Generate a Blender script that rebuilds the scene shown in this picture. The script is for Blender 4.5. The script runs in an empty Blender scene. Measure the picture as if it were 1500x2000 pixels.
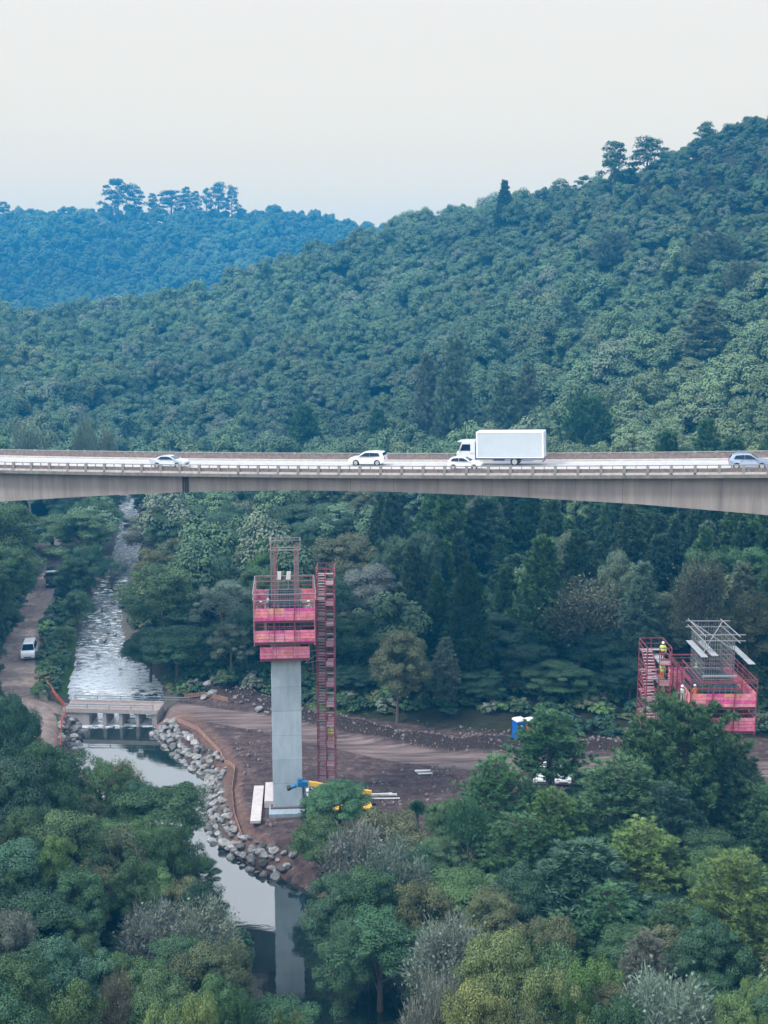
import bpy, bmesh, math, random
import numpy as np
from mathutils import Vector, Matrix
R = math.radians
C = bpy.context.scene.collection
rng = np.random.default_rng(7)
random.seed(7)

# ------------------------------------------------------------------ camera
F = 2300.0; TH = math.atan(380.0 / F); HC = 48.0
ST, CT = math.sin(TH), math.cos(TH)
cd = bpy.data.cameras.new('camera'); cam = bpy.data.objects.new('camera', cd); C.objects.link(cam)
cam.location = (0, 0, HC); cam.rotation_euler = (math.pi / 2 - TH, 0, 0)
cd.sensor_fit = 'VERTICAL'; cd.sensor_height = 36.0; cd.lens = F / 2000.0 * 36.0
cd.clip_start = 1.0; cd.clip_end = 4000
bpy.context.scene.camera = cam

def ray(px, py):
    u = (px - 750.0) / F; v = (1000.0 - py) / F
    return u, CT + v * ST, -ST + v * CT
def at(px, py, Y):                 # point of the pixel's ray at distance Y
    a, b, c = ray(px, py); k = Y / b
    return np.array((k * a, Y, HC + k * c))
def on(px, py, z=0.0):             # point of the pixel's ray at height z
    a, b, c = ray(px, py); k = (z - HC) / c
    return np.array((k * a, k * b, z))
def proj(x, y, z):
    t = y * CT + (HC - z) * ST
    return 750 + F * x / t, 1000 - F * ((z - HC) * CT + y * ST) / t, t

# ------------------------------------------------------------------ materials
MATS = {}
def mat(name, col, rough=0.6, metal=0.0, noise=0.0, scale=4.0, bump=0.0, spec=0.5, streak=False, coat=0.0):
    if name in MATS: return MATS[name]
    m = bpy.data.materials.new(name); m.use_nodes = True
    nt = m.node_tree; n = nt.nodes; l = nt.links
    p = n['Principled BSDF']
    p.inputs['Base Color'].default_value = (*col, 1); p.inputs['Roughness'].default_value = rough
    p.inputs['Metallic'].default_value = metal; p.inputs['Specular IOR Level'].default_value = spec
    p.inputs['Coat Weight'].default_value = coat
    if noise or bump:
        tc = n.new('ShaderNodeTexCoord'); mp = n.new('ShaderNodeMapping')
        l.new(tc.outputs['Object'], mp.inputs['Vector'])
        if streak: mp.inputs['Scale'].default_value = (1.0, 1.0, 0.12)
        t = n.new('ShaderNodeTexNoise'); t.inputs['Scale'].default_value = scale; t.inputs['Detail'].default_value = 6
        t.inputs['Roughness'].default_value = 0.65
        l.new(mp.outputs['Vector'], t.inputs['Vector'])
        if noise:
            r = n.new('ShaderNodeMapRange')
            r.inputs['From Min'].default_value = 0.3; r.inputs['From Max'].default_value = 0.7
            r.inputs['To Min'].default_value = 1 - noise; r.inputs['To Max'].default_value = 1 + noise
            l.new(t.outputs['Fac'], r.inputs['Value'])
            mx = n.new('ShaderNodeMix'); mx.data_type = 'RGBA'; mx.blend_type = 'MULTIPLY'; mx.inputs['Factor'].default_value = 1
            mx.inputs['A'].default_value = (*col, 1); l.new(r.outputs['Result'], mx.inputs['B'])
            l.new(mx.outputs['Result'], p.inputs['Base Color'])
        if bump:
            b = n.new('ShaderNodeBump'); b.inputs['Strength'].default_value = bump; b.inputs['Distance'].default_value = 0.1
            l.new(t.outputs['Fac'], b.inputs['Height']); l.new(b.outputs['Normal'], p.inputs['Normal'])
    MATS[name] = m
    return m

def leaf_material(name, transl=0.25, rough=0.55, lo=0.62, hi=1.42):
    m = bpy.data.materials.new(name); m.use_nodes = True
    nt = m.node_tree; n = nt.nodes; l = nt.links
    p = n['Principled BSDF']; p.inputs['Roughness'].default_value = rough; p.inputs['Specular IOR Level'].default_value = 0.25
    a = n.new('ShaderNodeAttribute'); a.attribute_type = 'INSTANCER'; a.attribute_name = 'tint'
    v = n.new('ShaderNodeAttribute'); v.attribute_type = 'GEOMETRY'; v.attribute_name = 'leafvar'
    mr = n.new('ShaderNodeMapRange'); mr.inputs['To Min'].default_value = lo; mr.inputs['To Max'].default_value = hi
    l.new(v.outputs['Fac'], mr.inputs['Value'])
    h = n.new('ShaderNodeHueSaturation')
    hm = n.new('ShaderNodeMapRange'); hm.inputs['To Min'].default_value = 0.515; hm.inputs['To Max'].default_value = 0.485
    l.new(v.outputs['Fac'], hm.inputs['Value']); l.new(hm.outputs['Result'], h.inputs['Hue'])
    l.new(a.outputs['Color'], h.inputs['Color']); l.new(mr.outputs['Result'], h.inputs['Value'])
    l.new(h.outputs['Color'], p.inputs['Base Color'])
    tr = n.new('ShaderNodeBsdfTranslucent'); l.new(h.outputs['Color'], tr.inputs['Color'])
    mx = n.new('ShaderNodeMixShader'); mx.inputs['Fac'].default_value = transl
    l.new(p.outputs['BSDF'], mx.inputs[1]); l.new(tr.outputs['BSDF'], mx.inputs[2])
    l.new(mx.outputs['Shader'], n['Material Output'].inputs['Surface'])
    return m

# ------------------------------------------------------------------ mesh helpers
class MB:
    def __init__(s): s.v = []; s.f = []; s.m = []
    def add(s, vs, fs, mi=0):
        o = len(s.v); s.v += [tuple(float(c) for c in p) for p in vs]
        s.f += [tuple(i + o for i in f) for f in fs]; s.m += [mi] * len(fs)
        return s
    def box(s, c, d, rz=0.0, mi=0, M=None):
        x, y, z = d[0] / 2, d[1] / 2, d[2] / 2
        vs = [Vector(p) for p in ((-x,-y,-z),(x,-y,-z),(x,y,-z),(-x,y,-z),(-x,-y,z),(x,-y,z),(x,y,z),(-x,y,z))]
        if M is None: M = Matrix.Rotation(rz, 3, 'Z')
        vs = [M @ p + Vector(c) for p in vs]
        return s.add(vs, [(0,3,2,1),(4,5,6,7),(0,1,5,4),(1,2,6,5),(2,3,7,6),(3,0,4,7)], mi)
    def beam(s, a, b, w, h=None, mi=0):      # rectangular bar from a to b
        a = Vector(a); b = Vector(b); h = h or w
        d = b - a; L = d.length
        if L < 1e-6: return s
        d.normalize(); up = Vector((0,0,1)) if abs(d.z) < 0.95 else Vector((0,1,0))
        x = d.cross(up).normalized(); y = x.cross(d).normalized()
        vs = []
        for p in (a, b):
            for i, j in ((-1,-1),(1,-1),(1,1),(-1,1)): vs.append(p + x * (i*w/2) + y * (j*h/2))
        return s.add(vs, [(0,1,2,3),(7,6,5,4),(0,4,5,1),(1,5,6,2),(2,6,7,3),(3,7,4,0)], mi)
    def tube(s, pts, rad, n=8, mi=0, cap=True):
        pts = [Vector(p) for p in pts]
        if not hasattr(rad, '__len__'): rad = [rad] * len(pts)
        vs = []
        for i, p in enumerate(pts):
            d = (pts[min(i+1, len(pts)-1)] - pts[max(i-1, 0)]).normalized()
            up = Vector((0,0,1)) if abs(d.z) < 0.9 else Vector((1,0,0))
            x = d.cross(up).normalized(); y = x.cross(d).normalized()
            for k in range(n):
                a = 2 * math.pi * k / n
                vs.append(p + (x * math.cos(a) + y * math.sin(a)) * rad[i])
        fs = []
        for i in range(len(pts)-1):
            for k in range(n):
                k2 = (k+1) % n
                fs.append((i*n+k, i*n+k2, (i+1)*n+k2, (i+1)*n+k))
        if cap:
            fs.append(tuple(range(n-1, -1, -1))); fs.append(tuple((len(pts)-1)*n + k for k in range(n)))
        return s.add(vs, fs, mi)
    def prism(s, poly, y0, y1, mi=0):        # x,z polygon extruded along y
        n = len(poly)
        vs = [(x, y0, z) for x, z in poly] + [(x, y1, z) for x, z in poly]
        fs = [tuple(range(n)), tuple(range(2*n-1, n-1, -1))]
        fs += [(i, i+n, (i+1) % n + n, (i+1) % n) for i in range(n)]
        return s.add(vs, fs, mi)
    def build(s, name, mats, parent=None, smooth=False, bevel=0.0, fix=True):
        me = bpy.data.meshes.new(name); me.from_pydata(s.v, [], s.f)
        if not isinstance(mats, (list, tuple)): mats = [mats]
        for m in mats: me.materials.append(m)
        me.polygons.foreach_set('material_index', s.m)
        if fix:
            bm = bmesh.new(); bm.from_mesh(me)
            bmesh.ops.recalc_face_normals(bm, faces=bm.faces); bm.to_mesh(me); bm.free()
        if smooth: me.polygons.foreach_set('use_smooth', [True] * len(me.polygons))
        me.update()
        o = bpy.data.objects.new(name, me); C.objects.link(o)
        if parent: o.parent = parent
        if bevel:
            b = o.modifiers.new('bevel', 'BEVEL'); b.width = bevel; b.segments = 2; b.limit_method = 'ANGLE'
        return o

def tag(o, label=None, cat=None, group=None, kind=None):
    if label: o['label'] = label
    if cat: o['category'] = cat
    if group: o['group'] = group
    if kind: o['kind'] = kind
    return o
def empty(name, loc, rz=0.0, label=None, cat=None, group=None):
    o = bpy.data.objects.new(name, None); C.objects.link(o); o.empty_display_size = 0.5
    o.location = tuple(float(c) for c in loc); o.rotation_euler = (0, 0, rz)
    return tag(o, label, cat, group)
KIDS = {}
def copy_tree(o, parent=None):
    c = o.copy(); C.objects.link(c)
    if parent: c.parent = parent
    for ch in [x for x in C.objects if x.parent == o]: copy_tree(ch, c)
    return c

# ------------------------------------------------------------------ terrain
def seg_dist(px, py, pts):                     # distance to a polyline + parameter value z along it
    best = np.full(px.shape, 1e9); bz = np.zeros(px.shape)
    for a, b in zip(pts[:-1], pts[1:]):
        ax, ay = a[0], a[1]; dx, dy = b[0]-ax, b[1]-ay; L = dx*dx+dy*dy + 1e-9
        t = np.clip(((px-ax)*dx + (py-ay)*dy)/L, 0, 1)
        d = np.hypot(px-ax-t*dx, py-ay-t*dy)
        k = d < best
        best = np.where(k, d, best); bz = np.where(k, a[2]+t*(b[2]-a[2]), bz)
    return best, bz
def inside(px, py, poly):
    r = np.zeros(px.shape, bool); n = len(poly)
    for i in range(n):
        x0, y0 = poly[i][0], poly[i][1]; x1, y1 = poly[(i+1) % n][0], poly[(i+1) % n][1]
        c = ((y0 > py) != (y1 > py))
        xi = (x1-x0)*(py-y0)/((y1-y0) if abs(y1-y0) > 1e-9 else 1e-9) + x0
        r ^= c & (px < xi)
    return r
def sdf(px, py, poly):
    d, z = seg_dist(px, py, list(poly) + [poly[0]])
    return np.where(inside(px, py, poly), -d, d), z
def sm(a, b, x):
    t = np.clip((x-a)/(b-a), 0, 1); return t*t*(3-2*t)

# river: left and right water edges in the photo, and the water level there
RIV = [((236,1005),(270,1005),2.0),((226,1060),(276,1060),1.5),((212,1110),(265,1110),1.0),((180,1170),(242,1170),.6),
 ((160,1220),(236,1220),.2),((148,1270),(250,1270),-.2),((146,1300),(285,1300),-1.0),((133,1340),(318,1340),-1.6),
 ((136,1372),(318,1375),-1.8),((163,1425),(300,1430),-2),((148,1465),(345,1475),-2),((145,1500),(412,1522),-2),
 ((180,1570),(402,1590),-2),((250,1630),(425,1645),-2),((340,1690),(485,1693),-2),((390,1740),(590,1732),-2),
 ((440,1800),(690,1800),-2),((485,1880),(752,1880),-2),((520,1960),(790,1960),-2),((560,2080),(830,2080),-2),((620,2500),(950,2500),-2)]
RL = [on(*a, z) for a, b, z in RIV]; RR = [on(*b, z) for a, b, z in RIV]
back_l = [np.array((-72., 300., 2.2)), np.array((-95., 330., 2.5)), np.array((-140., 350., 3))]
back_r = [np.array((-66., 304., 2.2)), np.array((-92., 337., 2.5)), np.array((-140., 357., 3))]
RL = back_l[::-1] + RL; RR = back_r[::-1] + RR
RPOLY = RL + RR[::-1]

LROAD = [on(80,1470,1.2), on(72,1420,1.0), on(45,1345,1.0), on(30,1295,1.1), on(52,1230,1.2), on(78,1172,1.5), on(98,1125,1.8), on(98,1075,2.0), on(80,1045,2.4), np.array((-95.,265.,3.5))]
LJUN = [on(48,1372,1.0), on(90,1378,.6), on(140,1379,.1)]
AROAD = [on(295,1380,.05), on(330,1383,.3), on(420,1396,.5), on(520,1412,.5), on(640,1440,.5), on(780,1470,.5), on(900,1484,.6), on(1000,1486,.7), on(1150,1488,.9), on(1300,1495,1.0), on(1560,1500,1.2)]
CLEAR = [on(x, y, .4) for x, y in ((304,1378),(345,1366),(420,1362),(520,1378),(640,1392),(760,1412),(880,1428),(1010,1440),(1120,1446),(1260,1452),(1540,1452),(1560,1535),(1330,1560),(1120,1590),(1000,1625),(860,1640),(740,1640),(620,1690),(560,1698),(478,1655),(440,1590),(448,1525),(415,1478),(350,1425),(306,1402))]
BERM = [on(560,1392,.5), on(660,1418,.5), on(760,1440,.5), on(870,1458,.5), on(985,1464,.5), on(1130,1466,.7), on(1240,1470,.9)]
MOUND = [on(430,1352,.5), on(480,1366,.5), on(535,1384,.5)]

hill = []
def hp(px, py, Y, dz=7.0):
    p = at(px, py, Y); hill.append((p[0], p[1], p[2]-dz))
for a in ((1900,90,400),(1700,150,415),(1500,222,430),(1350,276,450),(1200,334,470),(1000,394,500),(870,424,520),(740,444,545),(620,484,560),(450,544,560),(350,576,545),(200,594,520),(0,616,500),(-250,650,470),
          (1800,600,250),(1800,850,190),(1500,850,215),(1500,700,270),(1500,500,330),(1500,350,385),(1200,850,250),(1200,700,305),(1200,500,385),(900,850,290),(900,700,345),(900,550,425),
          (600,850,330),(600,700,390),(600,580,480),(300,850,345),(300,720,400),(300,640,470),(0,850,320),(0,720,380),(0,660,430),(-250,720,350)):
    hp(a[0], a[1], a[2], 11.5 if a[0] <= 1000 else (8.5 if a[0] <= 1250 else 7.0))
FS = 1.45
for a in ((-300,430,790),(0,416,800),(200,414,800),(330,412,800),(470,416,800),(560,410,800),(650,426,815),(740,452,830),(850,480,840),(0,590,650),(200,500,725),(450,490,730),(100,560,680),(600,480,740)):
    hp(a[0], a[1], a[2]*FS, 12.0)
hill += [(-110,610,26),(-40,680,34),(20,740,40),(-250,620,36),(-60,820,45),(-200,1360,80),(0,1370,80),(-450,1330,90),(200,1330,60),
         (140,530,95),(200,500,105),(90,600,80),(20,680,55),(250,560,85),(200,820,55),(250,1050,50),(330,420,130),(330,700,70),
         (-10,108,.4),(-30,140,.6),(-45,165,.8),(-60,200,1.6),(-62,250,2.6),(-68,285,3),(10,130,.8),(30,128,1),(50,120,1.6),(-5,165,2),
         (0,185,3),(20,200,6),(40,180,7),(60,160,9),(80,150,16),(-20,215,4),(-42,240,3.5),(-38,280,6),(0,250,10),(-10,145,1.2),(20,150,2),(40,145,2.8),
         (-74,165,3),(-88,200,8),(-105,140,14),(-60,125,3.5),(-46,105,3.5),(-30,72,4.5),(-22,50,6),(-62,80,11),(-110,240,14),(-130,180,26),(-150,260,25),(-120,320,8),
         (0,62,-.5),(15,90,.6),(25,105,.8),(40,90,1.6),(28,60,1.5),(62,62,5),(70,100,5),(0,10,4),(-40,10,10),(40,10,8),(-110,60,28),(110,80,22),(120,20,30)]
HP = np.array(hill, float)
def tps(r2): return 0.5 * r2 * np.log(np.maximum(r2, 1e-9))
S = 100.0
def _fit():
    P = HP[:, :2]/S; n = len(P)
    K = tps(((P[:, None]-P[None])**2).sum(-1)) + np.eye(n)*0.0008
    Q = np.hstack([np.ones((n,1)), P])
    A = np.block([[K, Q],[Q.T, np.zeros((3,3))]])
    return np.linalg.solve(A, np.concatenate([HP[:,2], np.zeros(3)]))
W_ = _fit()
def hill_z(x, y):
    X = np.stack([x, y], -1)/S; sh = X.shape[:-1]; X = X.reshape(-1, 2)
    out = np.empty(len(X)); P = HP[:, :2]/S; n = len(P)
    for i in range(0, len(X), 20000):
        q = X[i:i+20000]
        out[i:i+20000] = tps(((q[:, None]-P[None])**2).sum(-1)) @ W_[:n] + W_[n] + q @ W_[n+1:]
    return out.reshape(sh)
def wob(x, y):
    return (np.sin(x*.9+1.3*np.sin(y*.43))*np.sin(y*.77+1.1*np.sin(x*.51)) + .5*np.sin(x*2.1+y*1.7)*np.sin(y*2.6-x*.8))
def fields(x, y):
    z = hill_z(x, y)
    cs, _ = sdf(x, y, CLEAR)
    w = 1 - sm(0, 7, cs); z = z*(1-w) + w*(.42 + .07*wob(x, y) + .010*np.maximum(x, 0))
    dr, zr = seg_dist(x, y, LROAD); w = 1 - sm(2.6, 7, dr); z = z*(1-w) + w*zr
    dj, zj = seg_dist(x, y, LJUN); w = 1 - sm(2.0, 4.5, dj); z = z*(1-w) + w*zj
    da, za = seg_dist(x, y, AROAD); w = 1 - sm(2.0, 4, da); z = z*(1-w) + w*(za - .12)
    db, _ = seg_dist(x, y, BERM); z = z + 1.5*np.exp(-(db/1.7)**2)*(.8+.3*wob(x*.6, y*.6))
    dm, _ = seg_dist(x, y, MOUND); z = z + 1.5*np.exp(-(dm/1.9)**2)*(.9+.25*wob(x, y))
    rs, rz = sdf(x, y, RPOLY)
    w = 1 - sm(.2, 3.4, rs); bank = rz + .15 + .45*np.maximum(rs, 0)
    z = np.where(rs > 0, z*(1-w) + w*np.minimum(z, bank), np.minimum(z, rz - .25 - .35*np.minimum(-rs, 3)))
    z = np.clip(z, -6, 165)
    return z, cs, np.minimum(dr, dj+.4), da, rs, np.minimum(db, dm)
def ground(x, y):
    return float(fields(np.array([float(x)]), np.array([float(y)]))[0][0])
# ------------------------------------------------------------------ ground sheet
def axis(a, b, c, d, step, grow):
    core = list(np.arange(b, c, step)); s = step; lo = []; v = b
    while v > a: s *= grow; v -= s; lo.append(v)
    s = step; hi = []; v = c
    while v < d: s *= grow; v += s; hi.append(v)
    return np.array(lo[::-1] + core + hi)
gx = axis(-520, -62, 58, 520, .62, 1.09); gy = axis(-60, 74, 178, 1480, .62, 1.03)
GX, GY = np.meshgrid(gx, gy)
gz, cs, dlr, dar, rs, dbm = fields(GX, GY)
gz = gz + np.where((rs > 1) & (cs > 3), .25*wob(GX*.35, GY*.35), 0)
ny, nx = GX.shape
me = bpy.data.meshes.new('ground')
co = np.stack([GX, GY, gz], -1).reshape(-1, 3).astype(np.float32)
idx = np.arange(nx*ny).reshape(ny, nx)
fa = np.stack([idx[:-1,:-1], idx[:-1,1:], idx[1:,1:], idx[1:,:-1]], -1).reshape(-1, 4)
me.vertices.add(len(co)); me.vertices.foreach_set('co', co.ravel())
me.loops.add(fa.size); me.loops.foreach_set('vertex_index', fa.ravel().astype(np.int32))
me.polygons.add(len(fa)); me.polygons.foreach_set('loop_start', np.arange(0, fa.size, 4, dtype=np.int32))
me.polygons.foreach_set('loop_total', np.full(len(fa), 4, np.int32))
me.update(calc_edges=True); me.polygons.foreach_set('use_smooth', np.ones(len(fa), bool))
def fattr(name, arr):
    a = me.attributes.new(name, 'FLOAT', 'POINT'); a.data.foreach_set('value', arr.astype(np.float32).ravel())
fattr('clearing', 1 - sm(-1.5, 2.0, cs))
fattr('track', np.maximum(1 - sm(1.9, 3.2, dlr), .0))
fattr('access', 1 - sm(1.6, 3.2, dar))
fattr('spoil', np.exp(-(dbm/2.2)**2))
OR1 = [on(x, y, .5) for x, y in ((305,1382),(345,1386),(385,1412),(430,1460),(455,1500),(452,1560),(470,1612),(540,1660))]
d1, _ = seg_dist(GX, GY, OR1)
fattr('redsoil', np.exp(-(d1/1.3)**2))
fattr('bank', (1 - sm(.5, 5.0, rs)))
grassy = [on(100,1318,1.0), on(112,1290,1.0), on(120,1250,1.0), on(640,1368,1.0), on(720,1362,1.0), on(78,1420,1.0)]
gm = np.zeros(GX.shape)
for g in grassy: gm = np.maximum(gm, np.exp(-(np.hypot(GX-g[0], (GY-g[1])*.6)/3.0)**2))
fattr('grass', gm)
ter = bpy.data.objects.new('ground', me); C.objects.link(ter); ter['kind'] = 'structure'

m = bpy.data.materials.new('valley_soil'); m.use_nodes = True
nt = m.node_tree; n = nt.nodes; l = nt.links; p = n['Principled BSDF']; p.inputs['Roughness'].default_value = .95; p.inputs['Specular IOR Level'].default_value = .15
tc = n.new('ShaderNodeTexCoord')
def noise(scale, det=8, ro=.65, vec=None):
    t = n.new('ShaderNodeTexNoise'); t.inputs['Scale'].default_value = scale; t.inputs['Detail'].default_value = det; t.inputs['Roughness'].default_value = ro
    l.new(vec or tc.outputs['Object'], t.inputs['Vector']); return t.outputs['Fac']
def ramp(fac, stops):
    r = n.new('ShaderNodeValToRGB'); e = r.color_ramp.elements
    while len(e) < len(stops): e.new(.5)
    for k, (pos, col) in enumerate(stops): e[k].position = pos; e[k].color = (*col, 1)
    l.new(fac, r.inputs['Fac']); return r.outputs['Color']
def attr(name):
    a = n.new('ShaderNodeAttribute'); a.attribute_name = name; return a.outputs['Fac']
def mixc(fac, a, b):
    x = n.new('ShaderNodeMix'); x.data_type = 'RGBA'; l.new(fac, x.inputs['Factor']); l.new(a, x.inputs['A']); l.new(b, x.inputs['B']); return x.outputs['Result']
def mth(op, a, b):
    x = n.new('ShaderNodeMath'); x.operation = op; x.use_clamp = True
    for i, q in enumerate((a, b)):
        if isinstance(q, (int, float)): x.inputs[i].default_value = q
        else: l.new(q, x.inputs[i])
    return x.outputs[0]
n1 = noise(.35); n2 = noise(1.1, 10, .72); n3 = noise(6.0, 6, .7)
mpv = n.new('ShaderNodeMapping'); mpv.inputs['Rotation'].default_value = (0,0,R(12)); mpv.inputs['Scale'].default_value = (.12, 1.6, 1); l.new(tc.outputs['Object'], mpv.inputs['Vector'])
ruts = noise(1.2, 5, .6, mpv.outputs['Vector'])
def soft(a, thr=.5, amt=.9):     # break a mask's edge with noise
    b = mth('SUBTRACT', n2, .5); b2 = mth('MULTIPLY', mth('SUBTRACT', .5, n2), amt)
    s = n.new('ShaderNodeMapRange'); s.inputs['From Min'].default_value = .35; s.inputs['From Max'].default_value = .65
    x = n.new('ShaderNodeMath'); x.operation = 'MULTIPLY_ADD'; l.new(n2, x.inputs[0]); x.inputs[1].default_value = amt; 
    y = n.new('ShaderNodeMath'); y.operation = 'ADD'; l.new(a, y.inputs[0]); y.inputs[1].default_value = -amt/2; l.new(y.outputs[0], x.inputs[2])
    l.new(x.outputs[0], s.inputs['Value']); return s.outputs['Result']
forest = ramp(n2, [(.3,(.018,.020,.012)),(.55,(.035,.036,.022)),(.75,(.05,.06,.028))])
dirt = ramp(n2, [(.32,(.028,.018,.020)),(.46,(.075,.050,.050)),(.58,(.125,.088,.085)),(.72,(.30,.24,.23))])
dirt2 = ramp(ruts, [(.36,(.030,.020,.023)),(.5,(.095,.066,.064)),(.66,(.20,.15,.142))])
dirtm = mixc(mth('MULTIPLY', n1, .45), dirt, dirt2)
acc = ramp(ruts, [(.33,(.08,.058,.058)),(.5,(.175,.13,.125)),(.68,(.29,.23,.215))])
trk = ramp(n2, [(.3,(.15,.115,.10)),(.55,(.28,.22,.195)),(.75,(.42,.36,.33))])
spo = ramp(n3, [(.3,(.016,.012,.012)),(.55,(.05,.037,.036)),(.78,(.16,.13,.12))])
red = ramp(n2, [(.3,(.15,.085,.065)),(.6,(.25,.145,.11)),(.8,(.34,.25,.21))])
bnk = ramp(n3, [(.3,(.05,.045,.038)),(.6,(.14,.125,.11)),(.8,(.28,.26,.24))])
grs = ramp(n3, [(.3,(.03,.07,.015)),(.7,(.09,.19,.035))])
c = mixc(soft(attr('bank'), amt=.6), forest, bnk)
c = mixc(soft(attr('grass'), amt=.5), c, grs)
c = mixc(soft(attr('clearing'), amt=.5), c, dirtm)
c = mixc(soft(attr('access'), amt=.4), c, acc)
c = mixc(soft(attr('spoil'), amt=.5), c, spo)
c = mixc(mth('MULTIPLY', soft(attr('redsoil'), amt=.6), .45), c, red)
c = mixc(soft(attr('track'), amt=.3), c, trk)
l.new(c, p.inputs['Base Color'])
bp = n.new('ShaderNodeBump'); bp.inputs['Strength'].default_value = .8; bp.inputs['Distance'].default_value = .25
hsum = n.new('ShaderNodeMath'); hsum.operation = 'ADD'; l.new(n2, hsum.inputs[0]); l.new(n3, hsum.inputs[1])
l.new(hsum.outputs[0], bp.inputs['Height']); l.new(bp.outputs['Normal'], p.inputs['Normal'])
me.materials.append(m)

# ------------------------------------------------------------------ river
def river():
    n_sub = 14; n_along = 10
    rows = []
    for i in range(len(RL)-1):
        for k in range(n_along):
            f = k/n_along
            a = RL[i]*(1-f)+RL[i+1]*f; b = RR[i]*(1-f)+RR[i+1]*f
            d = (b-a); d[2] = 0; d = d/np.linalg.norm(d)
            a2 = a - d*1.2; b2 = b + d*1.2
            rows.append([a2*(1-j/n_sub)+b2*(j/n_sub) for j in range(n_sub+1)])
    v = np.array(rows); nr, nc = v.shape[:2]
    me = bpy.data.meshes.new('river'); ii = np.arange(nr*nc).reshape(nr, nc)
    fs = np.stack([ii[:-1,:-1], ii[:-1,1:], ii[1:,1:], ii[1:,:-1]], -1).reshape(-1,4)
    me.from_pydata([tuple(q) for q in v.reshape(-1,3)], [], [tuple(int(k) for k in q) for q in fs])
    Y = v[..., 1]
    ar = me.attributes.new('rapids', 'FLOAT', 'POINT'); ar.data.foreach_set('value', sm(148, 168, Y).astype(np.float32).ravel())
    e = np.abs(np.linspace(-1, 1, nc))[None]*np.ones((nr,1))
    foam_sheen = np.maximum(np.exp(-((Y-155)/8.0)**2), sm(138.3, 139.6, Y)*(1-sm(146, 149, Y))*1.15)
    ar = me.attributes.new('foam_sheen', 'FLOAT', 'POINT'); ar.data.foreach_set('value', foam_sheen.astype(np.float32).ravel())
    bm = bmesh.new(); bm.from_mesh(me); bmesh.ops.recalc_face_normals(bm, faces=bm.faces)
    if sum(f.normal.z for f in bm.faces) < 0: bmesh.ops.reverse_faces(bm, faces=bm.faces)
    bm.to_mesh(me); bm.free()
    me.polygons.foreach_set('use_smooth', [True]*len(me.polygons))
    o = bpy.data.objects.new('river', me); C.objects.link(o); o['kind'] = 'structure'
    m = bpy.data.materials.new('river_water'); m.use_nodes = True; nt = m.node_tree; n = nt.nodes; l = nt.links; p = n['Principled BSDF']
    tc = n.new('ShaderNodeTexCoord')
    ra = n.new('ShaderNodeAttribute'); ra.attribute_name = 'rapids'
    we = n.new('ShaderNodeAttribute'); we.attribute_name = 'foam_sheen'
    p.inputs['Roughness'].default_value = .04; p.inputs['IOR'].default_value = 2.25; p.inputs['Specular IOR Level'].default_value = .8
    n1 = n.new('ShaderNodeTexNoise'); n1.inputs['Scale'].default_value = .9; n1.inputs['Detail'].default_value = 4
    mp = n.new('ShaderNodeMapping'); mp.inputs['Scale'].default_value = (1, 2.0, 1); l.new(tc.outputs['Object'], mp.inputs['Vector']); l.new(mp.outputs['Vector'], n1.inputs['Vector'])
    n2 = n.new('ShaderNodeTexNoise'); n2.inputs['Scale'].default_value = 1.5; n2.inputs['Detail'].default_value = 6; n2.inputs['Roughness'].default_value = .7
    l.new(mp.outputs['Vector'], n2.inputs['Vector'])
    mr = n.new('ShaderNodeMapRange'); mr.inputs['To Min'].default_value = .010; mr.inputs['To Max'].default_value = .40; l.new(ra.outputs['Fac'], mr.inputs['Value'])
    b = n.new('ShaderNodeBump'); b.inputs['Distance'].default_value = .35; l.new(mr.outputs['Result'], b.inputs['Strength'])
    mxh = n.new('ShaderNodeMix'); l.new(ra.outputs['Fac'], mxh.inputs['Factor']); l.new(n1.outputs['Fac'], mxh.inputs['A']); l.new(n2.outputs['Fac'], mxh.inputs['B'])
    l.new(mxh.outputs['Result'], b.inputs['Height']); l.new(b.outputs['Normal'], p.inputs['Normal'])
    # foam over stones; on the upper pool this white also paints sky reflection
    n3 = n.new('ShaderNodeTexNoise'); n3.inputs['Scale'].default_value = .8; n3.inputs['Detail'].default_value = 7; n3.inputs['Roughness'].default_value = .75
    l.new(mp.outputs['Vector'], n3.inputs['Vector'])
    ad = n.new('ShaderNodeMath'); ad.operation = 'MULTIPLY_ADD'; l.new(ra.outputs['Fac'], ad.inputs[0]); ad.inputs[1].default_value = .16; l.new(n3.outputs['Fac'], ad.inputs[2])
    ad2 = n.new('ShaderNodeMath'); ad2.operation = 'MULTIPLY_ADD'; l.new(we.outputs['Fac'], ad2.inputs[0]); ad2.inputs[1].default_value = .24; l.new(ad.outputs[0], ad2.inputs[2])
    fo = n.new('ShaderNodeMapRange'); fo.inputs['From Min'].default_value = .66; fo.inputs['From Max'].default_value = .80; l.new(ad2.outputs[0], fo.inputs['Value'])
    mx = n.new('ShaderNodeMix'); mx.data_type = 'RGBA'; l.new(fo.outputs['Result'], mx.inputs['Factor'])
    mx.inputs['A'].default_value = (.012,.022,.02,1); mx.inputs['B'].default_value = (.72,.78,.82,1)
    l.new(mx.outputs['Result'], p.inputs['Base Color'])
    rr = n.new('ShaderNodeMapRange'); rr.inputs['To Min'].default_value = .03; rr.inputs['To Max'].default_value = .6; l.new(fo.outputs['Result'], rr.inputs['Value']); l.new(rr.outputs['Result'], p.inputs['Roughness'])
    me.materials.append(m)
river()

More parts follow.
